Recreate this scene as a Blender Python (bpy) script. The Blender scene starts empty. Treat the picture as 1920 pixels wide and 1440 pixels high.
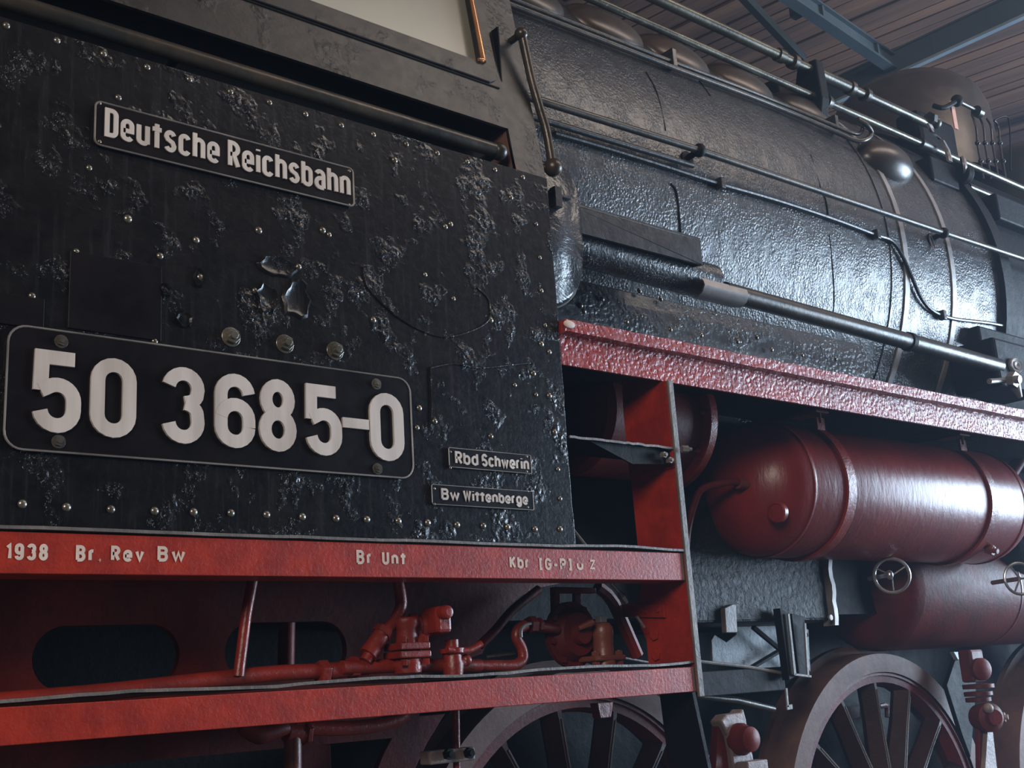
import bpy, bmesh, math, random
from math import sin, cos, pi, radians as rad, sqrt
from mathutils import Vector as V, Matrix
random.seed(7)
S = bpy.context.scene
COL = S.collection

# ------------------------------------------------------------------ camera
FPX, PX, PY = 2200.0, 960.0, 720.0
yaw, pitch, roll = rad(40.53), rad(14.45), rad(3.74)
CAMP = V((0, -2.1, 1.36))
_f = V((sin(yaw)*cos(pitch), cos(yaw)*cos(pitch), sin(pitch)))
_r = V((cos(yaw), -sin(yaw), 0)); _d = _f.cross(_r)
RX = cos(roll)*_r + sin(roll)*_d
RD = -sin(roll)*_r + cos(roll)*_d
cam = bpy.data.cameras.new('camera'); co = bpy.data.objects.new('camera', cam); COL.objects.link(co)
M3 = Matrix((RX, -RD, -_f)).transposed()
co.matrix_world = Matrix.Translation(CAMP) @ M3.to_4x4()
cam.sensor_fit = 'HORIZONTAL'; cam.sensor_width = 36; cam.lens = FPX*36/1920
cam.clip_start = .05; cam.clip_end = 200
S.camera = co

def at(x, y, Y):
    "point of the place seen at pixel (x, y), in the plane Y"
    d = RX*((x-PX)/FPX) + RD*((y-PY)/FPX) + _f
    return CAMP + d*((Y-CAMP.y)/d.y)
def onx(x, y, X):
    d = RX*((x-PX)/FPX) + RD*((y-PY)/FPX) + _f
    return CAMP + d*((X-CAMP.x)/d.x)

# ------------------------------------------------------------------ light
W = bpy.data.worlds.new('world'); S.world = W; W.use_nodes = True
W.node_tree.nodes['Background'].inputs[0].default_value = (.50, .62, .85, 1)
W.node_tree.nodes['Background'].inputs[1].default_value = .035
# thin blue haze volume, added to imitate a lens-flare veil
_vs = W.node_tree.nodes.new('ShaderNodeVolumeScatter'); _vs.inputs['Color'].default_value = (.60, .76, 1, 1)
_vs.inputs['Density'].default_value = .009; _vs.inputs['Anisotropy'].default_value = .6
W.node_tree.links.new(_vs.outputs[0], W.node_tree.nodes['World Output'].inputs['Volume'])
def area(name, loc, target, sx, sy, power, color):
    l = bpy.data.lights.new(name, 'AREA'); l.shape = 'RECTANGLE'; l.size = sx; l.size_y = sy
    l.energy = power; l.color = color
    o = bpy.data.objects.new(name, l); COL.objects.link(o); o.location = loc
    o.rotation_euler = (V(target)-V(loc)).to_track_quat('-Z', 'Y').to_euler()
    return o
area('daylight_open_shed_doors', (13.5, -3.9, 2.5), (4, 0, 2.2), 4.8, 4.2, 2100, (.60, .78, 1.0))
area('daylight_side_windows', (-4.2, -5.0, 4.4), (2.2, 0.1, 1.6), 2.6, 2.0, 330, (1.0, .90, .80))
area('added_roof_bounce', (5.5, -2.4, 6.6), (5, 1.6, 3.5), 5.0, 1.6, 200, (1.0, .86, .74))  # added lamp standing in for warm light reflected off the roof
S.view_settings.view_transform = 'Standard'; S.view_settings.look = 'None'
S.view_settings.gamma = 1; S.view_settings.use_curve_mapping = False
S.view_settings.exposure = 0.0
S.cycles.use_denoising = True
S.cycles.max_bounces = 6; S.cycles.diffuse_bounces = 3; S.cycles.glossy_bounces = 4
S.cycles.sample_clamp_indirect = 6

# ------------------------------------------------------------------ materials
def ramp(nt, src, a, b, c0=(0,0,0,1), c1=(1,1,1,1)):
    r = nt.nodes.new('ShaderNodeValToRGB'); nt.links.new(src, r.inputs[0])
    r.color_ramp.elements[0].position = a; r.color_ramp.elements[1].position = b
    r.color_ramp.elements[0].color = c0; r.color_ramp.elements[1].color = c1
    return r.outputs[0]
def noise(nt, vec, scale, detail=4, rough=.55, dist=0.0):
    n = nt.nodes.new('ShaderNodeTexNoise'); n.inputs['Scale'].default_value = scale
    n.inputs['Detail'].default_value = detail; n.inputs['Roughness'].default_value = rough
    n.inputs['Distortion'].default_value = dist; nt.links.new(vec, n.inputs['Vector'])
    return n.outputs['Fac']
def mth(nt, op, a, b=None):
    m = nt.nodes.new('ShaderNodeMath'); m.operation = op
    for i, v in enumerate((a, b)):
        if v is None: continue
        if isinstance(v, (int, float)): m.inputs[i].default_value = v
        else: nt.links.new(v, m.inputs[i])
    return m.outputs[0]
def mixc(nt, f, a, b):
    m = nt.nodes.new('ShaderNodeMix'); m.data_type = 'RGBA'
    if isinstance(f, (int, float)): m.inputs[0].default_value = f
    else: nt.links.new(f, m.inputs[0])
    for i, v in ((6, a), (7, b)):
        if isinstance(v, tuple): m.inputs[i].default_value = (*v, 1) if len(v) == 3 else v
        else: nt.links.new(v, m.inputs[i])
    return m.outputs[2]
def paint(name, col, col2=None, rough=.35, rvar=.15, bump=.3, scale=60, metal=0, streak=0, blister=None,
          worn=None, wornamt=.62, dist=.004, stretch=(1,1,1), spec=.5):
    m = bpy.data.materials.new(name); m.use_nodes = True; nt = m.node_tree
    b = nt.nodes['Principled BSDF']; b.inputs['Metallic'].default_value = metal
    b.inputs['Specular IOR Level'].default_value = spec
    g = nt.nodes.new('ShaderNodeNewGeometry'); mp = nt.nodes.new('ShaderNodeMapping')
    nt.links.new(g.outputs['Position'], mp.inputs[0]); mp.inputs['Scale'].default_value = stretch
    vec = mp.outputs[0]
    n1 = noise(nt, vec, scale, 5, .6, .4); n2 = noise(nt, vec, scale*.13, 4, .6)
    c = mixc(nt, ramp(nt, n2, .38, .62), col, col2 or tuple(x*.7 for x in col))
    if streak:
        mp2 = nt.nodes.new('ShaderNodeMapping'); mp2.inputs['Scale'].default_value = (1, 1, .06)
        nt.links.new(g.outputs['Position'], mp2.inputs[0])
        st = noise(nt, mp2.outputs[0], 55, 4, .7)
        c = mixc(nt, mth(nt, 'MULTIPLY', ramp(nt, st, .52, .75), streak), c, (.030, .030, .034))
    if worn:
        w = noise(nt, vec, scale*.9, 6, .7, .8)
        c = mixc(nt, ramp(nt, w, wornamt, wornamt+.05), c, worn)
    nt.links.new(c, b.inputs['Base Color'])
    ro = mth(nt, 'ADD', mth(nt, 'MULTIPLY', mth(nt, 'SUBTRACT', noise(nt, vec, scale*.5, 3), .5), rvar*2), rough)
    nt.links.new(ro, b.inputs['Roughness'])
    h = n1
    if blister:
        bs, amt, lo, hi = blister
        vo = nt.nodes.new('ShaderNodeTexVoronoi'); vo.feature = 'SMOOTH_F1'; vo.inputs['Scale'].default_value = bs
        wv = nt.nodes.new('ShaderNodeVectorMath'); wv.operation = 'ADD'
        nn = nt.nodes.new('ShaderNodeTexNoise'); nn.inputs['Scale'].default_value = bs*.9; nn.inputs['Detail'].default_value = 3
        nt.links.new(vec, nn.inputs['Vector'])
        sc_ = nt.nodes.new('ShaderNodeVectorMath'); sc_.operation = 'SCALE'; sc_.inputs['Scale'].default_value = .8/bs*1.6
        nt.links.new(nn.outputs['Color'], sc_.inputs[0]); nt.links.new(vec, wv.inputs[0]); nt.links.new(sc_.outputs[0], wv.inputs[1])
        nt.links.new(wv.outputs[0], vo.inputs['Vector'])
        blob = ramp(nt, vo.outputs['Distance'], .12, .55)
        mask = ramp(nt, noise(nt, vec, bs*.12, 3, .6), lo, hi)
        k = mth(nt, 'MULTIPLY', mth(nt, 'MULTIPLY', blob, mask), amt)
        pocks = ramp(nt, noise(nt, vec, bs*1.7, 2, .5, 1.5), .6, .66)
        k = mth(nt, 'ADD', k, mth(nt, 'MULTIPLY', mth(nt, 'MULTIPLY', pocks, mask), amt*.7))
        h = mth(nt, 'ADD', mth(nt, 'MULTIPLY', n1, .35), k)
    h = mth(nt, 'ADD', h, mth(nt, 'MULTIPLY', n2, .55))
    bp = nt.nodes.new('ShaderNodeBump'); bp.inputs['Strength'].default_value = bump; bp.inputs['Distance'].default_value = dist
    nt.links.new(h, bp.inputs['Height']); nt.links.new(bp.outputs[0], b.inputs['Normal'])
    return m
M = {}
M['cab'] = paint('black cab enamel', (.0045,.0045,.0055), (.009,.0085,.009), .25, .08, .5, 110, streak=.6, blister=(80, 1.6, .53, .66), dist=.003, spec=.45)
M['cabtop'] = paint('dusty black enamel', (.014,.0125,.012), (.026,.022,.020), .42, .10, .45, 70, blister=(70, 1.0, .54, .66), dist=.003, spec=.4)
M['boiler'] = paint('black boiler cladding', (.017,.018,.021), (.030,.030,.033), .30, .08, .7, 120, blister=(110, .8, .35, .65), dist=.003, spec=.6)
M['firebox'] = paint('flaking black firebox paint', (.016,.018,.022), (.032,.032,.035), .34, .12, .6, 90, blister=(60, 1.2, .42, .62), dist=.004)
M['black'] = paint('black painted steel', (.014,.014,.017), (.022,.021,.022), .33, .12, .35, 60, dist=.003)
M['dark'] = paint('sooty black steel', (.0035,.0035,.0045), (.006,.006,.007), .6, .1, .4, 40, spec=.12)
M['oily'] = paint('oily dark steel', (.030,.028,.024), (.060,.045,.032), .34, .14, .3, 45, metal=.35, dist=.003)
M['rod'] = paint('bare oily rod', (.05,.046,.036), (.10,.09,.065), .30, .12, .3, 50, metal=.6, worn=(.22,.20,.15), dist=.002)
M['plate'] = paint('black sign enamel', (.0045,.0035,.0045), (.009,.007,.008), .3, .08, .12, 50, dist=.002, spec=.25)
M['letter'] = paint('brushed aluminium letter', (.45,.385,.34), (.60,.53,.48), .48, .1, .08, 40, metal=.15, stretch=(3,1,.4), dist=.001)
M['rim'] = paint('worn plate edge', (.30,.27,.24), (.16,.14,.13), .4, .1, .1, 40, metal=.5)
M['red'] = paint('signal red frame paint', (.35,.025,.009), (.24,.016,.008), .40, .10, .5, 110, worn=(.42,.09,.05), wornamt=.72, dist=.002, spec=.4)
M['redrun'] = paint('blistered red paint', (.34,.028,.022), (.24,.022,.020), .36, .12, .7, 80, blister=(80, 1.0, .25, .5), dist=.003)
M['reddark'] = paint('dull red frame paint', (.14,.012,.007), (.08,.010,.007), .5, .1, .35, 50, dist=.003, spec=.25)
M['redpipe'] = paint('red painted pipe', (.24,.020,.011), (.15,.016,.010), .36, .14, .5, 70, dist=.003)
M['tank'] = paint('red tank paint', (.19,.018,.014), (.14,.015,.013), .34, .06, .5, 40, stretch=(1,1,.35), dist=.003, spec=.4)
M['brown'] = paint('brown painted fitting', (.17,.045,.025), (.11,.03,.02), .38, .12, .4, 60, dist=.003)
M['tyre'] = paint('dusty pink-brown tyre steel', (.17,.095,.078), (.12,.068,.056), .55, .08, .35, 60, dist=.002, spec=.2)
M['dust_glint'] = paint('dusty grey steel edge and glint', (.17,.145,.13), (.09,.078,.07), .5, .1, .6, 60, dist=.003)  # also colours the painted glint along the spoke ridges
M['band'] = paint('dull steel cladding band', (.27,.25,.245), (.19,.17,.165), .42, .1, .3, 40, metal=.3, dist=.002)
M['copper'] = paint('polished copper seal', (.72,.36,.17), (.5,.22,.1), .28, .1, .2, 40, metal=.8, dist=.001)
M['white'] = paint('cream stencil paint', (.62,.50,.42), (.5,.38,.32), .6, .05, .1, 60, worn=(.33,.05,.03), wornamt=.68)
M['steel'] = paint('bright bare steel', (.45,.45,.45), (.32,.32,.33), .3, .1, .2, 50, metal=.8)
M['lamp'] = paint('pale dusty casting', (.30,.24,.23), (.20,.15,.14), .5, .1, .5, 60)
M['wood'] = paint('brown roof boards', (.22,.105,.06), (.10,.052,.036), .7, .1, .7, 5, stretch=(6,.5,1), dist=.01)
M['girder'] = paint('grey-blue girder paint', (.055,.07,.078), (.04,.053,.06), .55, .08, .2, 10, spec=.2)
M['girderlight'] = paint('pale flange paint', (.22,.27,.31), (.17,.21,.25), .5, .08, .2, 10)
M['stone'] = paint('workshop floor', (.09,.085,.08), (.06,.057,.055), .7, .1, .4, 8, dist=.01)
M['wall'] = paint('sooty brick wall', (.055,.04,.035), (.035,.028,.026), .8, .05, .4, 6, dist=.01)
M['tag'] = paint('faded pink tag', (.62,.36,.28), (.5,.25,.2), .6, .05, .1, 30)
gm = paint('dirty window glass', (.19,.19,.16), (.24,.225,.17), .22, .06, .12, 9, dist=.002); M['glass'] = gm
M['rivet'] = paint('worn rivet head', (.16,.145,.12), (.26,.24,.20), .25, .1, .3, 90, metal=.7, dist=.001)
M['ash'] = paint('dull black ash pan', (.004,.004,.005), (.012,.012,.012), .5, .1, 1.0, 40, dist=.008, spec=.2)
M['spoke'] = paint('shade-darkened brown-red spoke paint', (.045,.011,.008), (.028,.010,.008), .5, .1, .4, 40, spec=.15)  # darkened in colour for the shade of fittings in front of the wheels
M['rust'] = paint('rusty corner', (.14,.07,.045), (.09,.045,.03), .6, .1, .5, 50)

# ------------------------------------------------------------------ mesh building
class B:
    def __init__(s): s.v = []; s.f = []; s.sm = []
    def add(s, vs, fs, smooth=False):
        o = len(s.v); s.v += [V(p) for p in vs]; s.f += [tuple(i+o for i in f) for f in fs]; s.sm += [smooth]*len(fs); return s
    def box(s, x0, x1, y0, y1, z0, z1):
        p = [(x, y, z) for x in (x0, x1) for y in (y0, y1) for z in (z0, z1)]
        return s.add(p, [(0,1,3,2),(4,6,7,5),(0,4,5,1),(2,3,7,6),(0,2,6,4),(1,5,7,3)])
    def prism(s, pts, y0, y1):
        "outline in (x, z), extruded along y"
        n = len(pts); vs = [(p[0], y0, p[1]) for p in pts]+[(p[0], y1, p[1]) for p in pts]
        return s.add(vs, [tuple(range(n)), tuple(range(2*n-1, n-1, -1))]+[(i, i+n, (i+1) % n+n, (i+1) % n) for i in range(n)])
    def prismx(s, pts, x0, x1):
        "outline in (y, z), extruded along x"
        n = len(pts); vs = [(x0, p[0], p[1]) for p in pts]+[(x1, p[0], p[1]) for p in pts]
        return s.add(vs, [tuple(range(n)), tuple(range(2*n-1, n-1, -1))]+[(i, i+n, (i+1) % n+n, (i+1) % n) for i in range(n)])
    def tube(s, pts, r, n=10, smooth_path=0, caps=True):
        pts = [V(p) for p in pts]
        rs = r if isinstance(r, (list, tuple)) else [r]*len(pts)
        if smooth_path:
            q = []; qr = []
            for i in range(len(pts)-1):
                p0 = pts[max(i-1, 0)]; p1 = pts[i]; p2 = pts[i+1]; p3 = pts[min(i+2, len(pts)-1)]
                for k in range(smooth_path):
                    t = k/smooth_path
                    q.append(.5*((2*p1)+(p2-p0)*t+(2*p0-5*p1+4*p2-p3)*t*t+(3*p1-p0-3*p2+p3)*t**3)); qr.append(rs[i]*(1-t)+rs[i+1]*t)
            q.append(pts[-1]); qr.append(rs[-1]); pts, rs = q, qr
        up = None; vs = []; m = len(pts)
        for i, p in enumerate(pts):
            t = (pts[min(i+1, m-1)]-pts[max(i-1, 0)]).normalized()
            if up is None: up = t.orthogonal().normalized()
            up = (up-t*up.dot(t)).normalized(); w = t.cross(up)
            vs += [p+(up*cos(a)+w*sin(a))*rs[i] for a in [2*pi*k/n for k in range(n)]]
        fs = [(i*n+k, i*n+(k+1) % n, (i+1)*n+(k+1) % n, (i+1)*n+k) for i in range(m-1) for k in range(n)]
        s.add(vs, fs, n > 6)
        if caps:
            s.add(vs[:n], [tuple(range(n-1, -1, -1))]); s.add(vs[-n:], [tuple(range(n))])
        return s
    def cyl(s, a, b, r, r2=None, n=16): return s.tube([a, b], [r, r if r2 is None else r2], n)
    def lathe(s, origin, axis, prof, n=24, smooth=True):
        "prof: (distance along the axis, radius)"
        o = V(origin); t = V(axis).normalized(); u = t.orthogonal().normalized(); w = t.cross(u); vs = []
        for (h, r) in prof: vs += [o+t*h+(u*cos(2*pi*k/n)+w*sin(2*pi*k/n))*r for k in range(n)]
        m = len(prof)
        return s.add(vs, [(i*n+k, i*n+(k+1) % n, (i+1)*n+(k+1) % n, (i+1)*n+k) for i in range(m-1) for k in range(n)], smooth)
    def ball(s, c, r, sy=1, sz=1, n=16):
        c = V(c); m = n//2; vs = []
        rx, ry, rz = (r if isinstance(r, (tuple, list)) else (r, r*sy, r*sz))
        for i in range(m+1):
            a = pi*i/m
            vs += [c+V((rx*sin(a)*cos(2*pi*k/n), ry*sin(a)*sin(2*pi*k/n), rz*cos(a))) for k in range(n)]
        return s.add(vs, [(i*n+k, (i+1)*n+k, (i+1)*n+(k+1) % n, i*n+(k+1) % n) for i in range(m) for k in range(n)], True)
    def ring(s, c, axis, R_, r, n=28, m=8, a0=0, a1=2*pi):
        c = V(c); t = V(axis).normalized(); u = t.orthogonal().normalized(); w = t.cross(u)
        full = abs(a1-a0-2*pi) < 1e-6; N = n if full else n+1
        vs = []
        for i in range(N):
            a = a0+(a1-a0)*i/n; d = u*cos(a)+w*sin(a)
            vs += [c+d*(R_+r*cos(2*pi*k/m))+t*(r*sin(2*pi*k/m)) for k in range(m)]
        return s.add(vs, [(i*m+k, ((i+1) % N)*m+k, ((i+1) % N)*m+(k+1) % m, i*m+(k+1) % m) for i in range(n) for k in range(m)], True)
    def hexnut(s, c, axis, r, h, hole=True):
        c = V(c); a = V(axis).normalized()
        s.tube([c, c+a*h], r, 6)
        if hole: s.cyl(c+a*h*.9, c+a*h*1.55, r*.52, n=10)
        return s
    def build(s, name, mat, parent=None, label=None, bevel=0, seg=2, autosm=True):
        lo = V([min(p[i] for p in s.v) for i in range(3)]); hi = V([max(p[i] for p in s.v) for i in range(3)])
        c = (lo+hi)/2
        me = bpy.data.meshes.new(name); me.from_pydata([p-c for p in s.v], [], s.f)
        me.polygons.foreach_set('use_smooth', s.sm)
        bm = bmesh.new(); bm.from_mesh(me); bmesh.ops.remove_doubles(bm, verts=bm.verts, dist=1e-6)
        bmesh.ops.recalc_face_normals(bm, faces=bm.faces)
        for e in bm.edges:
            if len(e.link_faces) == 2 and e.calc_face_angle(0) > rad(42): e.smooth = False
        bm.to_mesh(me); bm.free()
        me.materials.append(mat if not isinstance(mat, str) else M[mat])
        o = bpy.data.objects.new(name, me); COL.objects.link(o); o.location = c
        if parent: attach(o, parent)
        if label: o['label'] = label
        if bevel:
            md = o.modifiers.new('bevel', 'BEVEL'); md.width = bevel; md.segments = seg; md.limit_method = 'ANGLE'; md.angle_limit = rad(40)
            md.harden_normals = False
        return o
WP = {}
def wloc(o):
    return V(o.location) + (wloc(o.parent) if o.parent else V((0, 0, 0)))
def attach(o, p):
    w = V(o.location); o.parent = p; o.location = w-wloc(p)
def inst(src, loc, parent, rot=None, scale=None, name=None):
    o = src.copy(); COL.objects.link(o); o.parent = None; o.location = V(loc); attach(o, parent)
    if rot is not None: o.rotation_euler = rot
    if scale: o.scale = (scale,)*3 if isinstance(scale, (int, float)) else scale
    return o

root = bpy.data.objects.new('steam_locomotive', None); COL.objects.link(root); root.location = (2.4, 1.5, 0)
root['label'] = 'black steam locomotive with red underframe standing in a timber-roofed shed, numbered 50 3685-0'
root['category'] = 'locomotive'

def struct(o): o['kind'] = 'structure'; return o
# ------------------------------------------------------------------ room
struct(B().box(-14, 26, -12, 14, -.3, 0).build('floor', 'stone'))
struct(B().box(-14, 26, 13.7, 14, 0, 9).build('wall_back', 'wall'))
struct(B().box(-14, -13.7, -12, 13.7, 0, 9).build('wall_left', 'wall'))
roofz = lambda y: 7+.1*(y-1.5)
ceil = B(); ceil.prismx([(-12, roofz(-12)+.06), (14, roofz(14)+.06), (14, roofz(14)+.2), (-12, roofz(-12)+.2)], -14, 26)
ceil = struct(ceil.build('ceiling', 'wood'))
plank = None; PW = .165
for i in range(100):
    x = 4.2+i*PW
    if plank is None:
        b = B(); b.prismx([(-1, roofz(-1)+.03), (10, roofz(10)+.03), (10, roofz(10)+.058), (-1, roofz(-1)+.058)], x+.006, x+PW-.006)
        plank = b.build('roof_plank', 'wood', ceil, bevel=.003, seg=1); p0 = wloc(plank)
    else: inst(plank, p0+V((i*PW, 0, random.uniform(-.012, .012))), ceil)
def atz(x, y, Z):
    d = RX*((x-PX)/FPX) + RD*((y-PY)/FPX) + _f
    return CAMP + d*((Z-CAMP.z)/d.z)
def girder(name, a, c, w, h, face, under, stiff=0):
    "I-beam from a to c (both on its underside)"
    a = V(a); c = V(c); t = (c-a).normalized(); n = V((-t.y, t.x, 0))
    def bar(b, p, q, w0, w1, z0, z1):
        vs = [r+n*u+V((0, 0, z)) for r in (p, q) for u in (w0, w1) for z in (z0, z1)]
        b.add(vs, [(0,1,3,2),(4,6,7,5),(0,4,5,1),(2,3,7,6),(0,2,6,4),(1,5,7,3)])
    b = B(); bar(b, a, c, -.012, .012, .01, h-.015); bar(b, a, c, -w/2, w/2, h-.015, h)
    o = struct(b.build(name, face))
    b = B(); bar(b, a, c, -w/2, w/2, -.012, .01); b.build('bottom_flange', under, o)
    for k in range(stiff):
        p = a+(c-a)*((k+.5)/stiff); b = B(); bar(b, p, p+t*.03, -w/2+.01, w/2-.01, .01, h-.015); b.build('stiffener', face, o)
    return o
ga, gc = atz(1480, 0, 6.0), atz(1732, 170, 6.0); gt = (gc-ga)
girder('trim_1', ga-gt*.8, gc+gt*.6, .09, .13, 'girder', 'girder', 6)
ga, gc = atz(1908, 36, 5.95), atz(1640, 158, 5.95); gt = (gc-ga)
girder('trim_2', ga-gt*1.2, gc+gt*.5, .05, .21, 'girder', 'girderlight', 7)
b = B(); b.tube([onx(1390, -10, 7.0), onx(1506, 112, 7.6)], .045, 4); struct(b.build('trim_3', 'girder'))
for i, xx in enumerate((5.0, 12.5)):
    b = B(); b.box(xx, xx+.14, -1, 10, 6.72, 6.95); struct(b.build(f'trim_{4+i}', 'wood'))
b = B(); b.tube([(6.9, 2.4, 6.1), (6.9, 2.4, 7.2)], .05, 4); struct(b.build('trim_6', 'girder'))
rail = B().box(-8, 16, .72, .79, 0, .15); struct(rail.build('trim_7', 'oily'))

# ------------------------------------------------------------------ stroke lettering
def arc(cx, cz, rx, rz, a0, a1, n=10):
    return [(cx+rx*cos(rad(a0+(a1-a0)*i/n)), cz+rz*sin(rad(a0+(a1-a0)*i/n))) for i in range(n+1)]
def glyph(ch, w, h, x=.70):
    "centre lines of a letter of width w, cap height h, x-height x*h"
    r = w/2; xh = x*h; q = min(r, .30*h)
    if ch in '0O': return [arc(r, h-q, r, q, 180, 0)+arc(r, q, r, q, 0, -180)+[(0, h-q)]]
    if ch == '1': return [[(0, h*.8), (w, h), (w, 0)]]
    if ch == '5': return [[(w, h), (0.02*w, h), (0.0, .50*h)], [(0, .50*h)]+arc(r, .60*h-q, r, q, 128, 0)+arc(r, q, r, q, 0, -172)]
    if ch == '3': return [arc(r, h-q, r, q, 170, 0, 10)+arc(r*.95, .53*h+.16*h, r, .15*h, 0, -80, 6), arc(r*.95, .53*h-.17*h, r, .17*h, 80, 0, 6)+arc(r, q, r, q, 0, -172)]
    if ch == '6': return [arc(r, h-q, r, q, 6, 180)+arc(r, q, r, q, 180, 360), [(w, q)]+arc(r, .60*h-q, r, q, 0, 172)]
    if ch == '9': return [[(w-p[0], h-p[1]) for p in g] for g in glyph('6', w, h)]
    if ch == '8': return [arc(r, h-.24*h, r*.9, .24*h, -90, 270, 20), arc(r, .26*h, r, .26*h, -90, 270, 20)]
    if ch == '-': return [[(0, .42*h), (w, .42*h)]]
    if ch == '.': return [[(0, 0), (0.001, 0.0)], [(-.0, -.0), (-.0, .03*h)]]
    if ch == '[': return [[(w, h), (0, h), (0, 0), (w, 0)]]
    if ch == ']': return [[(0, h), (w, h), (w, 0), (0, 0)]]
    if ch == 'D': return [[(0, 0), (0, h)]+arc(w-q, h-q, q, q, 90, 0, 6)+arc(w-q, q, q, q, 0, -90, 6)+[(0, 0)]]
    if ch in 'RP':
        g = [[(0, 0), (0, h)]+arc(w-.25*h, .75*h, .25*h, .25*h, 90, -90, 10)+[(0, .5*h)]]
        if ch == 'R': g.append([(w*.45, .5*h), (w, 0)])
        return g
    if ch == 'B': return [[(0, 0), (0, h)]+arc(w-.24*h, .77*h, .23*h, .23*h, 90, -90, 8)+[(0, .54*h)], [(0, .54*h)]+arc(w-.24*h, .27*h, .25*h, .27*h, 90, -90, 8)+[(0, 0)]]
    if ch == 'S': return [arc(r, h-.25*h, r, .25*h, 15, 180, 10)+arc(r, .25*h+.25*h, r, .0*h, 180, 180, 1)+[(r*.5, .56*h), (r*1.5, .46*h)]+arc(r, .25*h, r, .25*h, 10, -165, 10)]
    if ch == 'U': return [[(0, h)]+arc(r, q, r, q, 180, 360)+[(w, h)]]
    if ch == 'K': return [[(0, 0), (0, h)], [(w, h), (.05*w, .42*h)], [(.3*w, .6*h), (w, 0)]]
    if ch == 'G': return [arc(r, h-q, r, q, 10, 180)+arc(r, q, r, q, 180, 360)+[(w, .48*h), (r, .48*h)]]
    if ch == 'Z': return [[(0, h), (w, h), (0, 0), (w, 0)]]
    if ch == 'W': return [[(0, h), (w*.25, 0), (w*.5, h*.9), (w*.75, 0), (w, h)]]
    if ch == 'w': return [[(0, xh), (w*.25, 0), (w*.5, xh*.9), (w*.75, 0), (w, xh)]]
    if ch == 'v': return [[(0, xh), (w*.5, 0), (w, xh)]]
    q2 = min(r, .5*xh)
    if ch == 'e': return [[(0.02*w, xh*.47), (w, xh*.47)]+arc(r, xh-q2, r, q2, 0, 180)+arc(r, q2, r, q2, 180, 330)]
    if ch == 'c': return [arc(r, xh-q2, r, q2, 15, 180)+arc(r, q2, r, q2, 180, 345)]
    if ch == 'u': return [[(0, xh)]+arc(r, q2, r, q2, 180, 360)+[(w, q2)], [(w, xh), (w, 0)]]
    if ch == 'n': return [[(0, 0), (0, xh)], [(0, xh-q2)]+arc(r, xh-q2, r, q2, 180, 0)+[(w, 0)]]
    if ch == 'h': return [[(0, 0), (0, h)], [(0, xh-q2)]+arc(r, xh-q2, r, q2, 180, 0)+[(w, 0)]]
    if ch == 'r': return [[(0, 0), (0, xh)], [(0, xh-q2)]+arc(r*1.5, xh-q2, r*1.5, q2, 180, 75, 6)]
    if ch == 't': return [[(w*.5, h*.95), (w*.5, -.04*h)], [(-.35*w, xh*.98), (1.35*w, xh*.98)]]
    if ch == 'i': return [[(0, 0), (0, xh)], [(0, h*.93), (0, h)]]
    if ch == 's': return [arc(r, xh*.75, r, xh*.25, 20, 180, 8)+[(r*.4, xh*.58), (r*1.6, xh*.44)]+arc(r, xh*.25, r, xh*.25, 0, -160, 8)]
    if ch == 'b': return [[(0, h), (0, 0)], arc(r, xh-q2, r, q2, 180, 0)+arc(r, q2, r, q2, 0, -180)]
    if ch == 'd': return [[(w, h), (w, 0)], arc(r, xh-q2, r, q2, 0, 180)+arc(r, q2, r, q2, 180, 360)]
    if ch == 'a': return [arc(r, xh-q2, r, q2, 160, 0)+[(w, 0)], [(w, xh*.58)]+arc(q2, xh*.29, q2, xh*.29, 90, 270, 8)+[(w, 0)]]
    if ch == 'g': return [[(w, xh)]+arc(r, -.28*h+q2, r, q2, 0, -170), arc(r, xh-q2, r, q2, 0, 180)+arc(r, q2, r, q2, 180, 360)]
    return []
def ribbon(b, pts, wd, org, dep):
    b.k = getattr(b, 'k', 0)+1; dep = dep+min(.0003, dep*.15)*((b.k-1) % 3)
    pts = [p for i, p in enumerate(pts) if i == 0 or (abs(p[0]-pts[i-1][0])+abs(p[1]-pts[i-1][1])) > 1e-5]
    n = len(pts)
    if n < 2: return
    closed = abs(pts[0][0]-pts[-1][0])+abs(pts[0][1]-pts[-1][1]) < 1e-5
    if closed: pts = pts[:-1]; n -= 1
    L = []; Rr = []
    for i in range(n):
        a = V(pts[i-1]) if (i or closed) else None; c = V(pts[(i+1) % n]) if (i < n-1 or closed) else None; p = V(pts[i])
        d1 = (p-a).normalized() if a is not None else (c-p).normalized()
        d2 = (c-p).normalized() if c is not None else d1
        m = (d1+d2)
        m = m.normalized() if m.length > 1e-4 else d1
        k = min(1/max(m.dot(d1), .35), 1.45); nn = V((-m.y, m.x))*wd/2*k
        L.append(p+nn); Rr.append(p-nn)
    ox, oy, oz = org
    vs = [(ox+q[0], oy-dep, oz+q[1]) for q in L]+[(ox+q[0], oy-dep, oz+q[1]) for q in Rr]+[(ox+q[0], oy, oz+q[1]) for q in L]+[(ox+q[0], oy, oz+q[1]) for q in Rr]
    fs = []
    for i in range(n if closed else n-1):
        j = (i+1) % n
        fs += [(i, j, n+j, n+i), (i, 2*n+i, 2*n+j, j), (n+i, n+j, 3*n+j, 3*n+i)]
    if not closed: fs += [(0, n, 3*n, 2*n), (n-1, 3*n-1, 4*n-1, 2*n-1)]
    b.add(vs, fs)
NARROW = {'i': .0, '1': .45, '.': .0, 't': .62, 'r': .55, 'W': 1.6, 'w': 1.5, '-': .7, '[': .4, ']': .4, 's': .92, 'c': .92}
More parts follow.
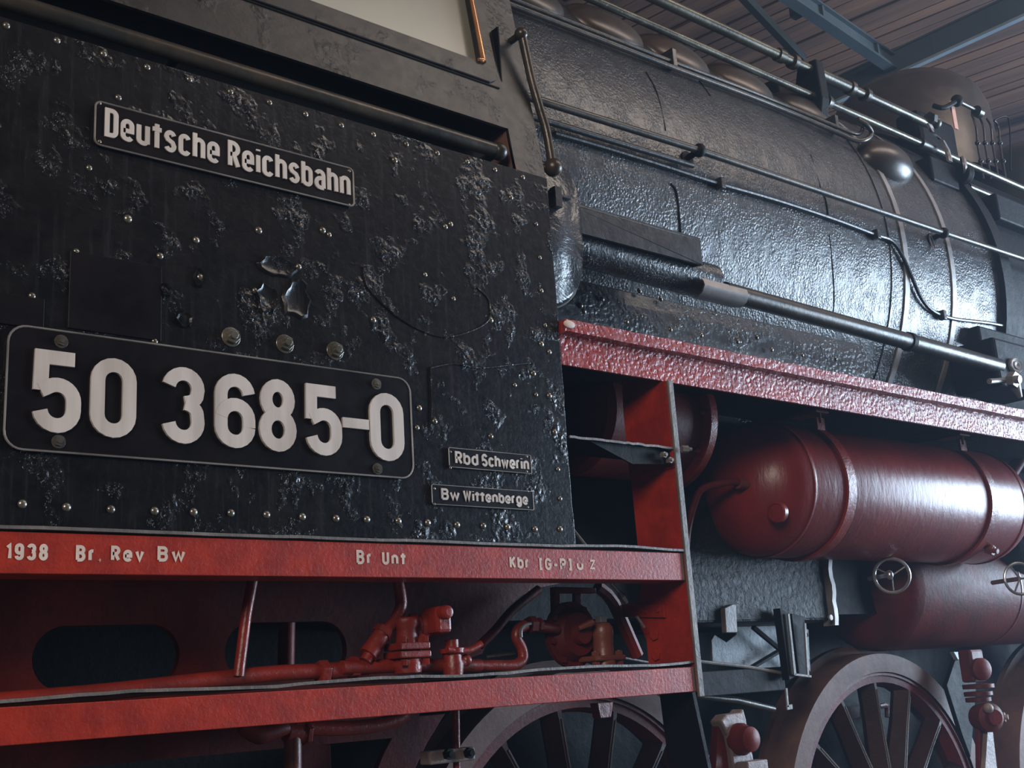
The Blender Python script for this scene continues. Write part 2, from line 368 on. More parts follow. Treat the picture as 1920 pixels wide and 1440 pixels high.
def word(text, x0, x1, z0, h, sw, y, dep, mat, parent, name='letter', gap=.42, join=False, xhf=.70, label=None):
    "lay text out between x0 and x1 (outer edges), baseline z0, cap height h"
    tot = 0; units = []
    for ch in text:
        w = 0 if ch == ' ' else NARROW.get(ch, 1.0); units.append(w)
    nsp = text.count(' '); ng = len(text)-1
    # (sum units)*W + gaps: each gap = gap*W + sw ; space counts one extra .35W
    Wd = (x1-x0-sw*(len(text)-nsp+ng*.0)-sw*0)/(sum(units)+gap*ng+nsp*.1)
    x = x0+sw/2; out = []
    jb = B()
    for ch, u in zip(text, units):
        if ch == ' ': x += Wd*(gap+.1); continue
        b = jb if join else B()
        for g in glyph(ch, u*Wd, h-sw, xhf): ribbon(b, g, sw, (x, y, z0+sw/2), dep)
        if not join: out.append(b.build(name, mat, parent))
        x += u*Wd+sw+gap*Wd
    if join: out.append(jb.build(name, mat, parent, label))
    return out

# ------------------------------------------------------------------ cab
XC = 1.965     # front edge of the cab side
def wob(x0, x1, z0, n, amp=.0015):
    return [(x0+(x1-x0)*i/n, z0+random.uniform(-amp, amp)) for i in range(n+1)]
edge = [(XC+random.uniform(-.0018, .0018)+(.003 if k < 3 else 0), 1.684+(2.655-1.684)*k/28) for k in range(29)]
b = B(); b.prism([(-1.5, 1.684)]+edge+[(-1.5, 2.655)], 0, .012)
cab = b.build('cab_side_sheet', 'cab', root, 'riveted black cab side sheet with blistered paint', bevel=.002)
# rivet prototype (dome facing -y)
def rivet_proto(name, parent, loc, r, mat, h=.6):
    b = B(); p = V(loc)
    b.lathe(p, (0, -1, 0), [(0, r), (r*.25*h/.6, r*.93), (r*.45*h/.6, r*.75), (r*.6*h/.6, r*.45), (r*.66*h/.6, .0001)], 12)
    return b.build(name, mat, parent)
riv = None
def rivet(x, y, Y=0.0, s=1.0, parent=None):
    global riv
    parent = parent or cab; p = at(x, y, Y)
    if riv is None: riv = rivet_proto('rivet', parent, p, .0072, 'rivet'); riv['_o'] = 1; del riv['_o']; return riv
    return inst(riv, p+V((0, -.002, 0)), parent, scale=s)
top_row = [(12,48),(107,76),(194,101),(276,126),(355,149),(432,172),(505,192),(573,214),(640,235),(700,252),(762,270),(820,287),(876,303),(928,318),(980,332)]
for p in top_row: rivet(*p, s=1.0)
bot_row = [(-30,940),(42,945),(125,951),(208,955),(290,958),(363,960),(433,962),(500,965),(567,969),(630,972),(688,974),(747,977),(802,980),(857,984),(906,986),(952,988),(1003,992),(1050,992)]
for p in bot_row: rivet(*p, s=1.15)
for p in [(958,370),(1005,420),(1012,483),(1015,545),(1022,610),(1030,660),(1005,740),(1030,742),(1040,810),(1046,880),(1050,935),
          (845,420),(835,425),(617,440),(605,432),(485,432),(368,450),(300,480),(143,472),(167,315),(222,183),(60,555),(375,520),(478,545),(797,515),(240,410),
          (786,765),(782,802),(920,818),(965,722),(815,790),(740,300),(1000,700),(1015,645),(290,640),(560,500),(850,560),(920,600),(700,600)]:
    rivet(*p, s=random.uniform(.85, 1.25))
# welded-on patches
for k, (x0, y0, x1, y1) in enumerate([(131, 470, 301, 640), (-60, 540, 80, 640)]):
    a = at(x0, y0, 0); c = at(x1, y1, 0); d = at(x1, y0+ (y0*0+18), 0)
    B().box(a.x, c.x, -.0035, 0, c.z if k == 0 else 2.045, a.z).build('patch_plate', 'plate', cab, bevel=.001)
# bulged weld scab and holes
for (x, y, sx, sz) in [(555, 560, .035, .05), (500, 560, .03, .035), (520, 500, .045, .03), (372, 520, .012, .022), (345, 600, .02, .018), (310, 545, .012, .016)]:
    p = at(x, y, 0); b = B(); n = 16; lo = []
    ring_o = [(p.x+sx*cos(2*pi*i/n)*random.uniform(.7, 1.15), -.0005, p.z+sz*sin(2*pi*i/n)*random.uniform(.75, 1.15)) for i in range(n)]
    ring_m = [(p.x+(q[0]-p.x)*.85, -.006, p.z+(q[2]-p.z)*.85) for q in ring_o]
    ring_i = [(p.x+(q[0]-p.x)*.6, -.002, p.z+(q[2]-p.z)*.6) for q in ring_o]
    vs = ring_o+ring_m+ring_i+[(p.x, -.0035, p.z)]
    fs = [(i, (i+1) % n, n+(i+1) % n, n+i) for i in range(n)]+[(n+i, n+(i+1) % n, 2*n+(i+1) % n, 2*n+i) for i in range(n)]+[(2*n+i, 2*n+(i+1) % n, 3*n) for i in range(n)]
    b.add(vs, fs, True); b.build('weld_scab', 'cab', cab)
b = B(); b.tube([at(x, y, -.001) for x, y in [(680,500),(690,540),(740,590),(790,620),(835,632),(880,622),(912,605),(920,585),(915,560),(895,540)]], .0022, 6, 5)
b.build('weld_bead', 'cab', cab)
b = B(); b.tube([at(x, y, -.001) for x, y in [(806,690),(806,720),(808,760),(806,800)]], .003, 6, 5).tube([at(x, y, -.001) for x, y in [(806,690),(850,682),(900,690),(960,684),(1000,680)]], .0025, 6, 5)
b.build('weld_bead', 'cab', cab)
# three hexagonal bolts above the number plate
hx = None
for (x, y) in [(433, 632), (534, 645), (628, 658)]:
    p = at(x, y, 0)
    if hx is None:
        b = B(); b.hexnut(p+V((0, 0, 0)), (0, -1, 0), .0165, .012); b.lathe(p, (0, -1, 0), [(0, .021), (.002, .021), (.002, .01)], 18)
        hx = b.build('hexagonal_bolt', 'rivet', cab, bevel=.001)
        hc = wloc(hx)-p
    else: inst(hx, p+hc, cab)
# thin weathered strip under the sheet
b = B(); n = 60
top = [(-1.5+(2.36+1.5)*i/n, 1.684+random.uniform(-.001, .001)+(.0 if i/n < .88 else .004*sin((i/n-.88)*30))) for i in range(n+1)]
b.prism([(p[0], p[1]-.006) for p in top]+top[::-1], -.006, .3)
b.build('cab_floor_edge', 'dust_glint', root, 'thin dusty grey edge of the cab floor plate')

# slot with hand rail
SLX = 1.862
b = B(); b.box(-1.5, SLX+.09, .15, .16, 2.60, 3.1).box(SLX+.008, SLX+.012, .05, .15, 2.78, 3.1).box(-1.5, SLX+.01, .012, .13, 2.645, 2.653)
b.build('slot_lining', 'dark', cab)
b = B(); b.prismx([(.004, 2.655), (.135, 2.655), (.135, 2.785), (.036, 2.785)], SLX, SLX+.008)
b.build('slot_end_plate', 'rust', cab, 'rusty brown end plate of the slot')
LEAN = .16
yl = lambda z: max(0, (z-2.62))*LEAN
def panel(pts, t=.01, off=0):
    "outline (x, z) on the leaning upper cab wall"
    n = len(pts)
    vs = [(p[0], yl(p[1])+off, p[1]) for p in pts]+[(p[0], yl(p[1])+off+t, p[1]) for p in pts]
    return vs, [tuple(range(n)), tuple(range(2*n-1, n-1, -1))]+[(i, i+n, (i+1) % n+n, (i+1) % n) for i in range(n)]
def onlean(x, y, off=0):
    d = RX*((x-PX)/FPX) + RD*((y-PY)/FPX) + _f
    # y = (z-2.62)*LEAN + off
    t = ((CAMP.z-2.62)*LEAN+off-CAMP.y)/(d.y-LEAN*d.z)
    return CAMP+d*t
WZ = onlean(760, 70).z; WX = onlean(895, 100).x
zt = 2.782
b = B()
b.add(*panel([(SLX, 2.655), (XC, 2.655), (XC, 3.7), (SLX+.0, 3.7)]))
b.add(*panel([(WX, zt), (SLX, zt), (SLX, 3.7), (WX, 3.7)]))
b.add(*panel([(-1.5, zt), (WX, zt), (WX, WZ), (-1.5, WZ)]))
up = b.build('cab_upper_wall', 'cabtop', root, 'dusty upper cab wall leaning inwards')
b = B(); p1 = onlean(560, 30, -.001); b.add(*panel([(-1.5, WZ-.062), (WX+.055, WZ-.062), (WX+.055, WZ-.058), (-1.5, WZ-.058)], .004, -.003)); b.build('seam', 'dark', up)
for (x, y) in [(670, 52), (708, 76), (817, 112), (900, 55), (905, 78)]:
    p = onlean(x, y); inst(riv, p, up, scale=.7)
# window: frame, copper seal, dirty pane
fr = B()
fr.add(*panel([(-1.5, WZ-.055), (WX+.02, WZ-.055), (WX+.045, WZ-.040), (WX+.05, WZ-.02), (WX+.05, WZ+.0), (-1.5, WZ)], .012, -.008))
fr.add(*panel([(WX, WZ-.0), (WX+.05, WZ-.0), (WX+.05, 3.7), (WX, 3.7)], .012, -.008))
win = fr.build('cab_window', 'cabtop', root, 'cab side window frame with rounded corner', bevel=.003)
b = B(); b.add(*panel([(-1.5, WZ-.01), (WX+.01, WZ-.01), (WX+.01, 3.7), (-1.5, 3.7)], .005, .016)); b.build('window_pane', 'glass', win, 'dirty grey-green window pane')
q = [onlean(905, 118, -.012), onlean(900, 95, -.012)]
b = B(); b.tube([(WX-.012, yl(WZ+.0)-.012, WZ+.004), (WX+.003, yl(WZ)-.012, WZ+.008), (WX+.006, yl(WZ+.03)-.012, WZ+.03), (WX+.004, yl(WZ+.3)-.012, WZ+.3), (WX+.004, yl(3.6)-.012, 3.6)], [.005, .007, .007, .005, .005], 10, 5)
b.build('copper_seal', 'copper', win, 'bright copper seal along the window edge')
# hand rail in the slot
hz = at(893, 271, .02)
h0 = V((-1.5, .02, hz.z)); h1 = V((at(925, 280, .02).x, .02, hz.z))
hr = B().cyl(h0, h1, .0185, n=18).build('cab_handrail', 'oily', root, 'thick dark horizontal handrail in the cab slot')
b = B(); b.ball(at(935, 284, .02), .024); b.cyl(at(935, 284, .02), at(935, 284, .02)+V((.0, .12, 0)), .012); b.build('ball_end', 'oily', hr, 'rusty ball end of the rail')
for xx in (.95,): B().cyl((xx, .02, hz.z), (xx, .13, hz.z), .012).build('rail_stay', 'oily', hr)

# ------------------------------------------------------------------ signs
def rrect(x0, x1, z0, z1, r, n=6):
    return arc(x0+r, z0+r, r, r, 180, 270, n)+arc(x1-r, z0+r, r, r, 270, 360, n)+arc(x1-r, z1-r, r, r, 0, 90, n)+arc(x0+r, z1-r, r, r, 90, 180, n)
def sign(name, x0, x1, z0, z1, r, t, label, rim=.0022):
    b = B(); b.prism(rrect(x0, x1, z0, z1, r), -t, 0); o = b.build(name, 'plate', root, label, bevel=.001)
    o2 = rrect(x0, x1, z0, z1, r); b = B(); n = len(o2)
    b.tube([(p[0], -t, p[1]) for p in o2]+[(o2[0][0], -t, o2[0][1])], rim, 6)
    b.build('plate_rim', 'rim', o)
    return o
num = sign('number_plate', .617, 1.487, 1.818, 2.045, .032, .007, 'large black number plate reading 50 3685-0')
Z0, Z1 = at(100, 814, 0).z, at(100, 661, 0).z
SW = .0265
for ch, a, c in [('5', 55, 146), ('0', 164, 250), ('3', 299, 378), ('6', 398, 473), ('8', 481, 550), ('5', 568, 635), ('-', 637, 686), ('0', 688, 751)]:
    xa = at(a, 790, 0).x; xb = at(c, 800, 0).x
    b = B(); sw = SW*(.82 if ch == '-' else 1)
    if ch == '-': b.box(xa, xb, -.013, -.007, (Z0+Z1)/2-.011, (Z0+Z1)/2+.011)
    else:
        for g in glyph(ch, xb-xa-SW, Z1-Z0-SW): ribbon(b, g, SW, (xa+SW/2, -.007, Z0+SW/2), .006)
    b.build('digit' if ch != '-' else 'dash', 'letter', num)
nb = None
for (x, y) in [(115, 640), (110, 828), (706, 720), (708, 879)]:
    p = at(x, y, -.007)
    if nb is None: nb = B().hexnut(p, (0, -1, 0), .0095, .006).lathe(p, (0, -1, 0), [(0, .013), (.0015, .012), (.002, .0)], 14).build('plate_bolt', 'rivet', num); nc = wloc(nb)-p
    else: inst(nb, p+nc, num)
nam = sign('railway_name_plate', .761, 1.354, 2.435, 2.528, .012, .007, 'black plate reading Deutsche Reichsbahn')
zb = at(400, 303, 0).z; zc = at(430, 262, 0).z
a0 = at(193, 250, 0).x; a1 = at(652, 350, 0).x
zb = (at(200, 258, 0).z+at(645, 372, 0).z)/2; zc = (at(200, 206, 0).z+at(645, 335, 0).z*0+at(200, 206, 0).z)/2
word('Deutsche', at(193, 240, 0).x, at(408, 280, 0).x, zb, zc-zb, .0096, -.007, .003, 'letter', nam, gap=.28, xhf=.74)
word('Reichsbahn', at(424, 300, 0).x, at(653, 350, 0).x, zb, zc-zb, .0096, -.007, .003, 'letter', nam, gap=.28, xhf=.74)
for (x, y) in [(187, 193), (187, 265), (655, 320), (655, 384)]:
    inst(riv, at(x, y, -.007), nam, scale=.6)
def small(name, x0, y0, x1, y1, text_, split, lab):
    a = at(x0, y0, 0); c = at(x1, y1, 0)
    o = sign(name, a.x, c.x, c.z, a.z, .004, .006, lab, .0012)
    return o, a, c
p1, a, c = small('division_plate', 838, 840, 994, 889, '', 0, 'small black plate reading Rbd Schwerin')
hh = (a.z-c.z)
word('Rbd', at(850, 860, 0).x, at(893, 865, 0).x, c.z+hh*.16, hh*.68, .0056, -.006, .002, 'letter', p1, gap=.26, xhf=.72)
word('Schwerin', at(900, 870, 0).x, at(988, 875, 0).x, c.z+hh*.16, hh*.68, .0056, -.006, .002, 'letter', p1, gap=.26, xhf=.72)
p2, a, c = small('depot_plate', 806, 909, 998, 957, '', 0, 'small black plate reading Bw Wittenberge')
hh = (a.z-c.z)
word('Bw', at(824, 930, 0).x, at(858, 930, 0).x, c.z+hh*.24, hh*.60, .0053, -.006, .002, 'letter', p2, gap=.26, xhf=.72)
word('Wittenberge', at(865, 935, 0).x, at(986, 940, 0).x, c.z+hh*.24, hh*.60, .0053, -.006, .002, 'letter', p2, gap=.26, xhf=.72)
for (pl, pts) in ((p1, [(845, 847), (845, 877), (988, 856), (988, 884)]), (p2, [(815, 916), (815, 945), (990, 921), (990, 951)])):
    for (x, y) in pts: inst(riv, at(x, y, -.006), pl, scale=.5)

# ------------------------------------------------------------------ red side beams
XB = 2.353
def beam(z0, z1, y0, lab):
    b = B(); b.box(-1.5, XB-.012, y0, y0+.010, z0, z1); b.box(-1.5, XB-.012, y0+.010, y0+.09, z0, z0+.007)
    o = b.build('side_beam', 'red', root, lab, bevel=.0015)
    b = B(); b.box(XB-.012, XB-.003, y0+.0, y0+.012, z0, z1); b.build('beam_end_weld', 'dust_glint', o, bevel=.002)
    return o
bm1 = beam(1.602, 1.674, 0, 'upper red side beam with white stencilled lettering')
bm2 = beam(1.319, 1.381, 0, 'lower plain red side beam')
def sten(t, x0, x1, ytop, ybot, gap=.5):
    zt_ = at(x0, ytop, 0).z; zb_ = at(x0, ybot, 0).z
    word(t, at(x0, (ytop+ybot)/2, 0).x, at(x1, (ytop+ybot)/2, 0).x, zb_, zt_-zb_, .0060, -.0004, .0006, 'white', bm1, 'stencilled_lettering', gap=gap, join=True, label='cream stencilled lettering '+t)
sten('1938', 10, 90, 1018, 1050); sten('Br.', 142, 190, 1022, 1053); sten('Rev', 208, 270, 1023, 1053); sten('Bw', 295, 347, 1024, 1053)
sten('Br', 668, 697, 1031, 1058); sten('Unt', 716, 760, 1033, 1059); sten('Kbr', 955, 992, 1042, 1066, .4); sten('[G-P]', 1011, 1071, 1046, 1069, .4); sten('u', 1081, 1093, 1050, 1069); sten('Z', 1105, 1116, 1049, 1068)
# dusty plate edge above the lower beam
b = B(); n = 80
top = [(-1.5+(2.352+1.5)*i/n, 1.396+.0025*sin(i*.55)+random.uniform(-.0012, .0012)) for i in range(n+1)]
b.prism([(p[0], p[1]-.006) for p in top]+top[::-1], .0, .30)
b.build('step_plate_edge', 'dust_glint', root, 'wavy dusty plate edge above the lower red beam')

# ------------------------------------------------------------------ vertical red bracket plate (faces the cab)
XP = 2.355
def px_(x, y): p = onx(x, y, XP); return (p.y, p.z)
out = [(0, 2.145), (.165, 2.19), (.175, 2.10), (.170, 1.92), (.166, 1.60), (.195, 1.555), (.185, 1.50), (.166, 1.46), (.166, 1.32), (0, 1.318)]
b = B(); b.prismx(out, XP, XP+.012)
brk = b.build('bracket_plate', 'red', root, 'upright red bracket plate between the side beams', bevel=.0015)
B().box(XP-.004, XP+.016, -.008, .0, 1.305, 2.147).build('edge_strip', 'dust_glint', brk, bevel=.002)
b = B(); b.prismx([(0, 1.905), (.168, 1.90), (.17, 2.1), (.165, 2.19), (0, 2.145)], XP-.006, XP); b.build('upper_doubler', 'red', brk, bevel=.001)
b = B(); b.prismx([px_(1140, 1133), px_(1248, 1133), px_(1250, 1158), px_(1170, 1157)], XP-.008, XP); b.build('lug_plate', 'red', brk, bevel=.001)
for (x, y, r) in [(1229, 1190, .0135), (1232, 1228, .0135)]:
    B().hexnut(onx(x, y, XP), (-1, 0, 0), r*1.15, .008, False).build('hexagonal_bolt', 'red', brk, bevel=.001)
for (x, y) in [(1211, 1146), (1234, 1144)]:
    p = onx(x, y, XP-.008); B().lathe(p, (-1, 0, 0), [(0, .007), (.004, .006), (.005, .0)], 12).build('rivet', 'red', brk)
# lower extension below the beam
b = B(); b.prismx([(.02, 1.318), (.135, 1.318), (.12, 1.0), (-.03, 1.0)], XP+.0, XP+.012); b.build('lower_extension', 'dark', brk)
# shelf strip and dark box across
b = B(); b.box(XC+.006, XP, .0, .17, 1.955, 1.959); sh = b.build('step_shelf', 'dark', root, 'thin dark shelf plate between cab and bracket')
n = 24; tp = [(XC+.006+(XP-XC-.006)*i/n, 1.959+random.uniform(-.0012, .0012)) for i in range(n+1)]
B().prism([(p[0], p[1]-.006) for p in tp]+tp[::-1], -.004, 0).build('shelf_edge', 'dust_glint', sh)
b = B(); b.prism([(2.05, 1.954), (XP-.002, 1.954), (XP-.002, 1.915), (2.2, 1.905)], .01, .016); b.build('shelf_gusset', 'dark', sh)
for (x, y) in [(1241, 854), (1252, 864)]: B().hexnut(at(x, y, .0), (0, -1, 0), .009, .012).build('shelf_bolt', 'dust_glint', sh)
b = B(); p = onx(1278, 842, XP+.01); b.hexnut(p, (1, -.3, 0), .010, .02).build('shelf_bolt', 'dust_glint', sh)
b = B(); b.tube([at(1068, 985, .06), at(1100, 1025, .06)], .004, 6).build('stay_rod', 'dust_glint', root)
# red air cylinder behind
b = B(); ax = V((1, 0, 0)); c0 = at(1150, 800, .50)
b.lathe((2.45, .50, at(1250, 800, .5).z), ax, [(0, 0), (0, .17), (.02, .19), (.42, .19)], 40)
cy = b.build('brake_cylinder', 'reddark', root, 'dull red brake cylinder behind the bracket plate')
zc_ = at(1250, 800, .5).z
b = B(); b.lathe((2.86, .50, zc_), ax, [(0, .18), (0, .222), (.035, .222), (.04, .0)], 40); b.build('cylinder_flange', 'redpipe', cy, bevel=.003)
for k in range(10):
    a = 2*pi*k/10; p = V((2.855, .5+.20*cos(a), zc_+.20*sin(a)))
    B().hexnut(p, (-1, 0, 0), .009, .012).build('flange_bolt', 'redpipe', cy)

# ------------------------------------------------------------------ grab rail & casing at the cab front
gpts = [at(x, y, .03) for x, y in [(978, 62), (985, 95), (997, 150), (1011, 200), (1023, 240), (1030, 275), (1035, 305)]]
b = B(); b.tube(gpts, .0125, 14, 6); gr = b.build('grab_rail', 'oily', root, 'bent dark grab rail beside the front edge of the cab')
b = B(); b.ball(at(977, 64, .03), .019).cyl(at(977, 64, .03), at(977, 64, .03)+V((0, .06, 0)), .010); b.build('ball_end', 'oily', gr)
b = B(); b.ball(at(1037, 314, .03), .026).cyl(at(1037, 314, .03), at(1037, 314, .03)+V((-.05, .04, 0)), .012); b.build('ball_end', 'oily', gr)
cp = [(at(x, y, .12).x, at(x, y, .12).z) for x, y in [(1030, 300), (1052, 304), (1070, 318), (1083, 345), (1090, 385), (1094, 430), (1096, 480), (1094, 520), (1086, 545), (1072, 562), (1055, 572), (1030, 578)]]
cp += [(1.93, cp[-1][1]), (1.93, cp[0][1])]
cs = B(); N_ = len(cp); cx_ = sum(p[0] for p in cp)/N_; cz_ = sum(p[1] for p in cp)/N_
layers = [(.12, .93), (.128, .985), (.14, 1.0), (.30, 1.0)]
vs = []
for (yy, k) in layers: vs += [(cx_+(p[0]-cx_)*k, yy, cz_+(p[1]-cz_)*k) for p in cp]
fs = [tuple(range(N_)), tuple(range(4*N_-1, 3*N_-1, -1))]+[(l*N_+i, l*N_+(i+1) % N_, (l+1)*N_+(i+1) % N_, (l+1)*N_+i) for l in range(3) for i in range(N_)]
cs.add(vs, fs, True)
M['casing'] = paint('dented glossy black sheet', (.010,.011,.014), (.018,.020,.024), .26, .06, .6, 9, dist=.016)
csg = cs.build('side_casing', 'casing', root, 'dented rounded black sheet casing beside the cab')
b = B(); b.tube([(p[0], .138, p[1]) for p in cp[1:-2]], .003, 6, 3); b.build('casing_seam', 'band', csg)
b = B(); q = at(1042, 372, .115); b.box(q.x-.015, q.x+.012, .10, .125, q.z-.03, q.z+.03).box(q.x-.02, q.x+.06, .112, .12, q.z+.01, q.z+.018); b.build('latch', 'black', csg, bevel=.002)

# ------------------------------------------------------------------ boiler
YB, ZB, RB = 1.5, 3.10, 1.09
XF = 4.15
def bsec(R_, a0, a1, n): return [(YB+R_*cos(rad(a0+(a1-a0)*i/n)), ZB+R_*sin(rad(a0+(a1-a0)*i/n))) for i in range(n+1)]
def sheet(b, prof, x0, x1, nx=1, smooth=True):
    n = len(prof); vs = []
    for i in range(nx+1):
        x = x0+(x1-x0)*i/nx; vs += [(x, p[0], p[1]) for p in prof]
    return b.add(vs, [(i*n+k, i*n+k+1, (i+1)*n+k+1, (i+1)*n+k) for i in range(nx) for k in range(n-1)], smooth)
b = B(); sheet(b, bsec(RB, 0, 360, 96), 1.98, 5.25, 6); sheet(b, bsec(RB, 0, 360, 96)[:], 5.25, 5.2502)
bl = b.build('boiler', 'boiler', root, 'large round black boiler barrel with pitted cladding')
b = B(); sheet(b, bsec(RB-.01, 0, 360, 64), 5.2, 9.0, 2); b.build('barrel_front', 'dark', bl, 'dark front part of the barrel')
b = B(); b.lathe((5.21, YB, ZB), (1, 0, 0), [(0, RB-.02), (0, RB+.03), (.09, RB+.03), (.09, RB-.02)], 96); b.build('cladding_collar', 'dark', bl)
# firebox sides under the barrel
fp = [(.545, 2.66), (.508, 2.63), (.500, 2.58), (.492, 2.43)]
b = B(); n = len(fp); vs = []
b.prismx(fp+[(YB, 2.43), (YB, 2.66)], 1.98, XF)
fb = b.build('firebox_side', 'firebox', root, 'flat black firebox side with flaking paint', bevel=.004)
b = B(); b.prismx([(.480, 2.452), (.470, 2.10), (YB, 2.10), (YB, 2.452)], 1.98, 2.66); b.build('lower_cladding_sheet', 'firebox', fb, bevel=.003)
b = B(); b.prismx([(.488, 2.440), (.480, 2.10), (YB, 2.10), (YB, 2.440)], 2.665, XF+.05); b.build('lower_cladding_sheet', 'firebox', fb, bevel=.003)
b = B(); b.box(1.98, 4.6, .62, 1.4, 1.55, 2.12); b.build('firebox_foundation', 'dark', fb)
for (x, y, Y) in [(1096,583,.42),(1090,572,.42),(1176,602,.42),(1258,617,.42),(1160,640,.43),(1316,628,.44),(1384,640,.44),(1448,655,.44),(1420,632,.44),(1505,665,.44),(1130,560,.42),(1200,545,.40),(1240,560,.40),(1568,672,.44),(1340,660,.44)]:
    inst(riv, at(x, y, .492 if y < 575 else (.468 if x < 1290 else .478)), fb, scale=1.4)
b = B(); b.box(3.92, 4.02, .45, .49, 2.32, 2.39); b.box(3.95, 3.99, .445, .49, 2.26, 2.32); b.build('washout_bracket', 'band', fb, bevel=.004)
# cladding bands
for X in (4.42, 4.80):
    b = B(); b.lathe((X-.022, YB, ZB), (1, 0, 0), [(0, RB), (0, RB+.006), (.034, RB+.006), (.034, RB)], 96, True)
    b.build('cladding_band', 'band', bl, 'pale steel band around the boiler')
# raised joint line just behind the first band
b = B(); b.lathe((4.30, YB, ZB), (1, 0, 0), [(0, RB), (0, RB+.004), (.012, RB+.004), (.012, RB)], 96); b.build('cladding_joint', 'boiler', bl)
def seam(pts, name='cladding_joint', r=.003, mat='dark', lift=.0):
    "line lying on the barrel through pixels"
    b = B(); P_ = []
    for (x, y) in pts: P_.append(onbarrel(x, y, lift))
    b.tube(P_, r, 6, 4); return b.build(name, mat, bl)
def onbarrel(x, y, lift=0):
    d = RX*((x-PX)/FPX) + RD*((y-PY)/FPX) + _f; R_ = RB+lift
    oy, oz = CAMP.y-YB, CAMP.z-ZB
    A = d.y**2+d.z**2; Bq = 2*(oy*d.y+oz*d.z); Cq = oy*oy+oz*oz-R_*R_
    D_ = Bq*Bq-4*A*Cq
    if D_ < 0: D_ = 0
    t = (-Bq-sqrt(D_))/(2*A); return CAMP+d*t
seam([(1211, 135), (1232, 175), (1248, 245)]); seam([(1311, 152), (1332, 180)])
seam([(1258, 345), (1268, 360), (1274, 410), (1277, 450)], r=.0045); seam([(1545, 366), (1550, 385), (1553, 410)], r=.004)
seam([(1520, 290), (1538, 350), (1545, 366)], r=.0025); seam([(1480, 235), (1530, 254)], r=.002)
seam([(1555, 440), (1561, 500), (1564, 560), (1560, 610)], r=.0025); 
# washout plug covers on the shoulder
def cover(tipx, tipy, L, h, w, mat='oily', lift=.0):
    tip = onbarrel(tipx, tipy+6, 0)
    c = tip+V((-L, .07+0.0, .05)); 
    ny, nz = (c.y-YB), (c.z-ZB); rr = sqrt(ny*ny+nz*nz); ny /= rr; nz /= rr
    c = V((c.x, YB+ny*RB, ZB+nz*RB))
    b = B(); n, m = 24, 8; vs = []; T = V((0, -nz, ny)); Nn = V((0, ny, nz))
    for i in range(m+1):
        a = (pi/2)*i/m
        vs += [c+V((L*cos(a)*cos(2*pi*k/n), 0, 0))+T*(w*cos(a)*sin(2*pi*k/n))+Nn*(h*sin(a)-.01) for k in range(n)]
    b.add(vs, [(i*n+k, i*n+(k+1) % n, (i+1)*n+(k+1) % n, (i+1)*n+k) for i in range(m) for k in range(n)], True)
    return b.build('washout_cover', mat, bl, None)
M['coverm'] = paint('brown dusted cover', (.06,.042,.033), (.035,.028,.024), .32, .1, .25, 30, metal=.2, dist=.002)
for (x, y, L, h, w) in [(1072, 32, .19, .055, .13), (1220, 92, .19, .06, .13), (1343, 142, .19, .06, .13), (1462, 190, .19, .06, .13), (1568, 232, .17, .055, .12)]:
    cover(x, y, L, h, w, 'coverm')
o = cover(1716, 340, .19, .10, .11, 'coverm'); o['label'] = 'lowest washout cover next to the steel bands'
# long sheet rib along the shoulder, under the washout covers
b = B()
P1 = [onbarrel(x, y, .02) for x, y in [(950, 6), (1100, 64), (1250, 122), (1400, 178), (1480, 210)]]
b.tube(P1+[onbarrel(1555, 242, .03), onbarrel(1600, 262, .04), onbarrel(1622, 262, .06), onbarrel(1634, 250, .08), onbarrel(1626, 235, .10), onbarrel(1608, 224, .1)], .011, 10, 5)
sp = b.build('shoulder_pipe', 'oily', root, 'thin pipe along the boiler shoulder ending in a hook bend')
b = B(); b.tube([p+V((0, .01, .032)) for p in P1]+[onbarrel(1555, 232, .04), onbarrel(1600, 250, .05), onbarrel(1614, 248, .06), onbarrel(1618, 238, .08)], .009, 10, 5); b.build('parallel_pipe', 'oily', sp)
for (x, y) in [(1250, 122), (1555, 242)]:
    p = onbarrel(x, y, .0); b = B(); b.box(p.x-.012, p.x+.012, p.y-.045, p.y+.02, p.z-.025, p.z+.05); b.build('pipe_clip', 'black', sp, bevel=.003)
# scorched flat strip behind the pipes
# upper rods
b = B(); R1 = lambda X: V((X, .60, 3.955)); b.tube([R1(2.2), R1(4.18)], .0235, 14); b.tube([R1(4.18), R1(4.50)], .027, 14).tube([R1(4.50), R1(5.17)], .021, 14)
b.lathe(R1(3.95), (1, 0, 0), [(0, .023), (0, .030), (.04, .030), (.04, .023)], 16)
r1 = b.build('regulator_rod', 'rod', root, 'upper thick oily rod running along the boiler top')
for X in (4.05, 4.48, 4.60): B().lathe(R1(X), (1, 0, 0), [(0, .02), (0, .034), (.03, .034), (.03, .02)], 18).build('rod_collar', 'oily', r1, bevel=.002)
b = B(); R2 = lambda X: V((X, .60, 3.822)); b.tube([R2(2.2), R2(8)], .0165, 12)
r2 = b.build('reversing_rod', 'rod', root, 'lower thinner oily rod parallel to the thick rod')
B().lathe(R2(4.27), (1, 0, 0), [(0, .016), (0, .034), (.03, .030), (.05, .018)], 18).build('rod_collar', 'oily', r2)
B().lathe(R2(5.05), (1, 0, 0), [(0, .016), (0, .026), (.12, .026), (.12, .016)], 18).build('rod_collar', 'oily', r2)
b = B(); b.prismx([(.56, 3.99), (.66, 4.0), (.70, 3.86), (.66, 3.72), (.58, 3.70), (.555, 3.80)], 4.18, 4.24).box(4.02, 4.2, .66, .80, 3.70, 3.90)
b.build('rod_hanger', 'dark', root, 'dark hanger bracket carrying both rods', bevel=.008)
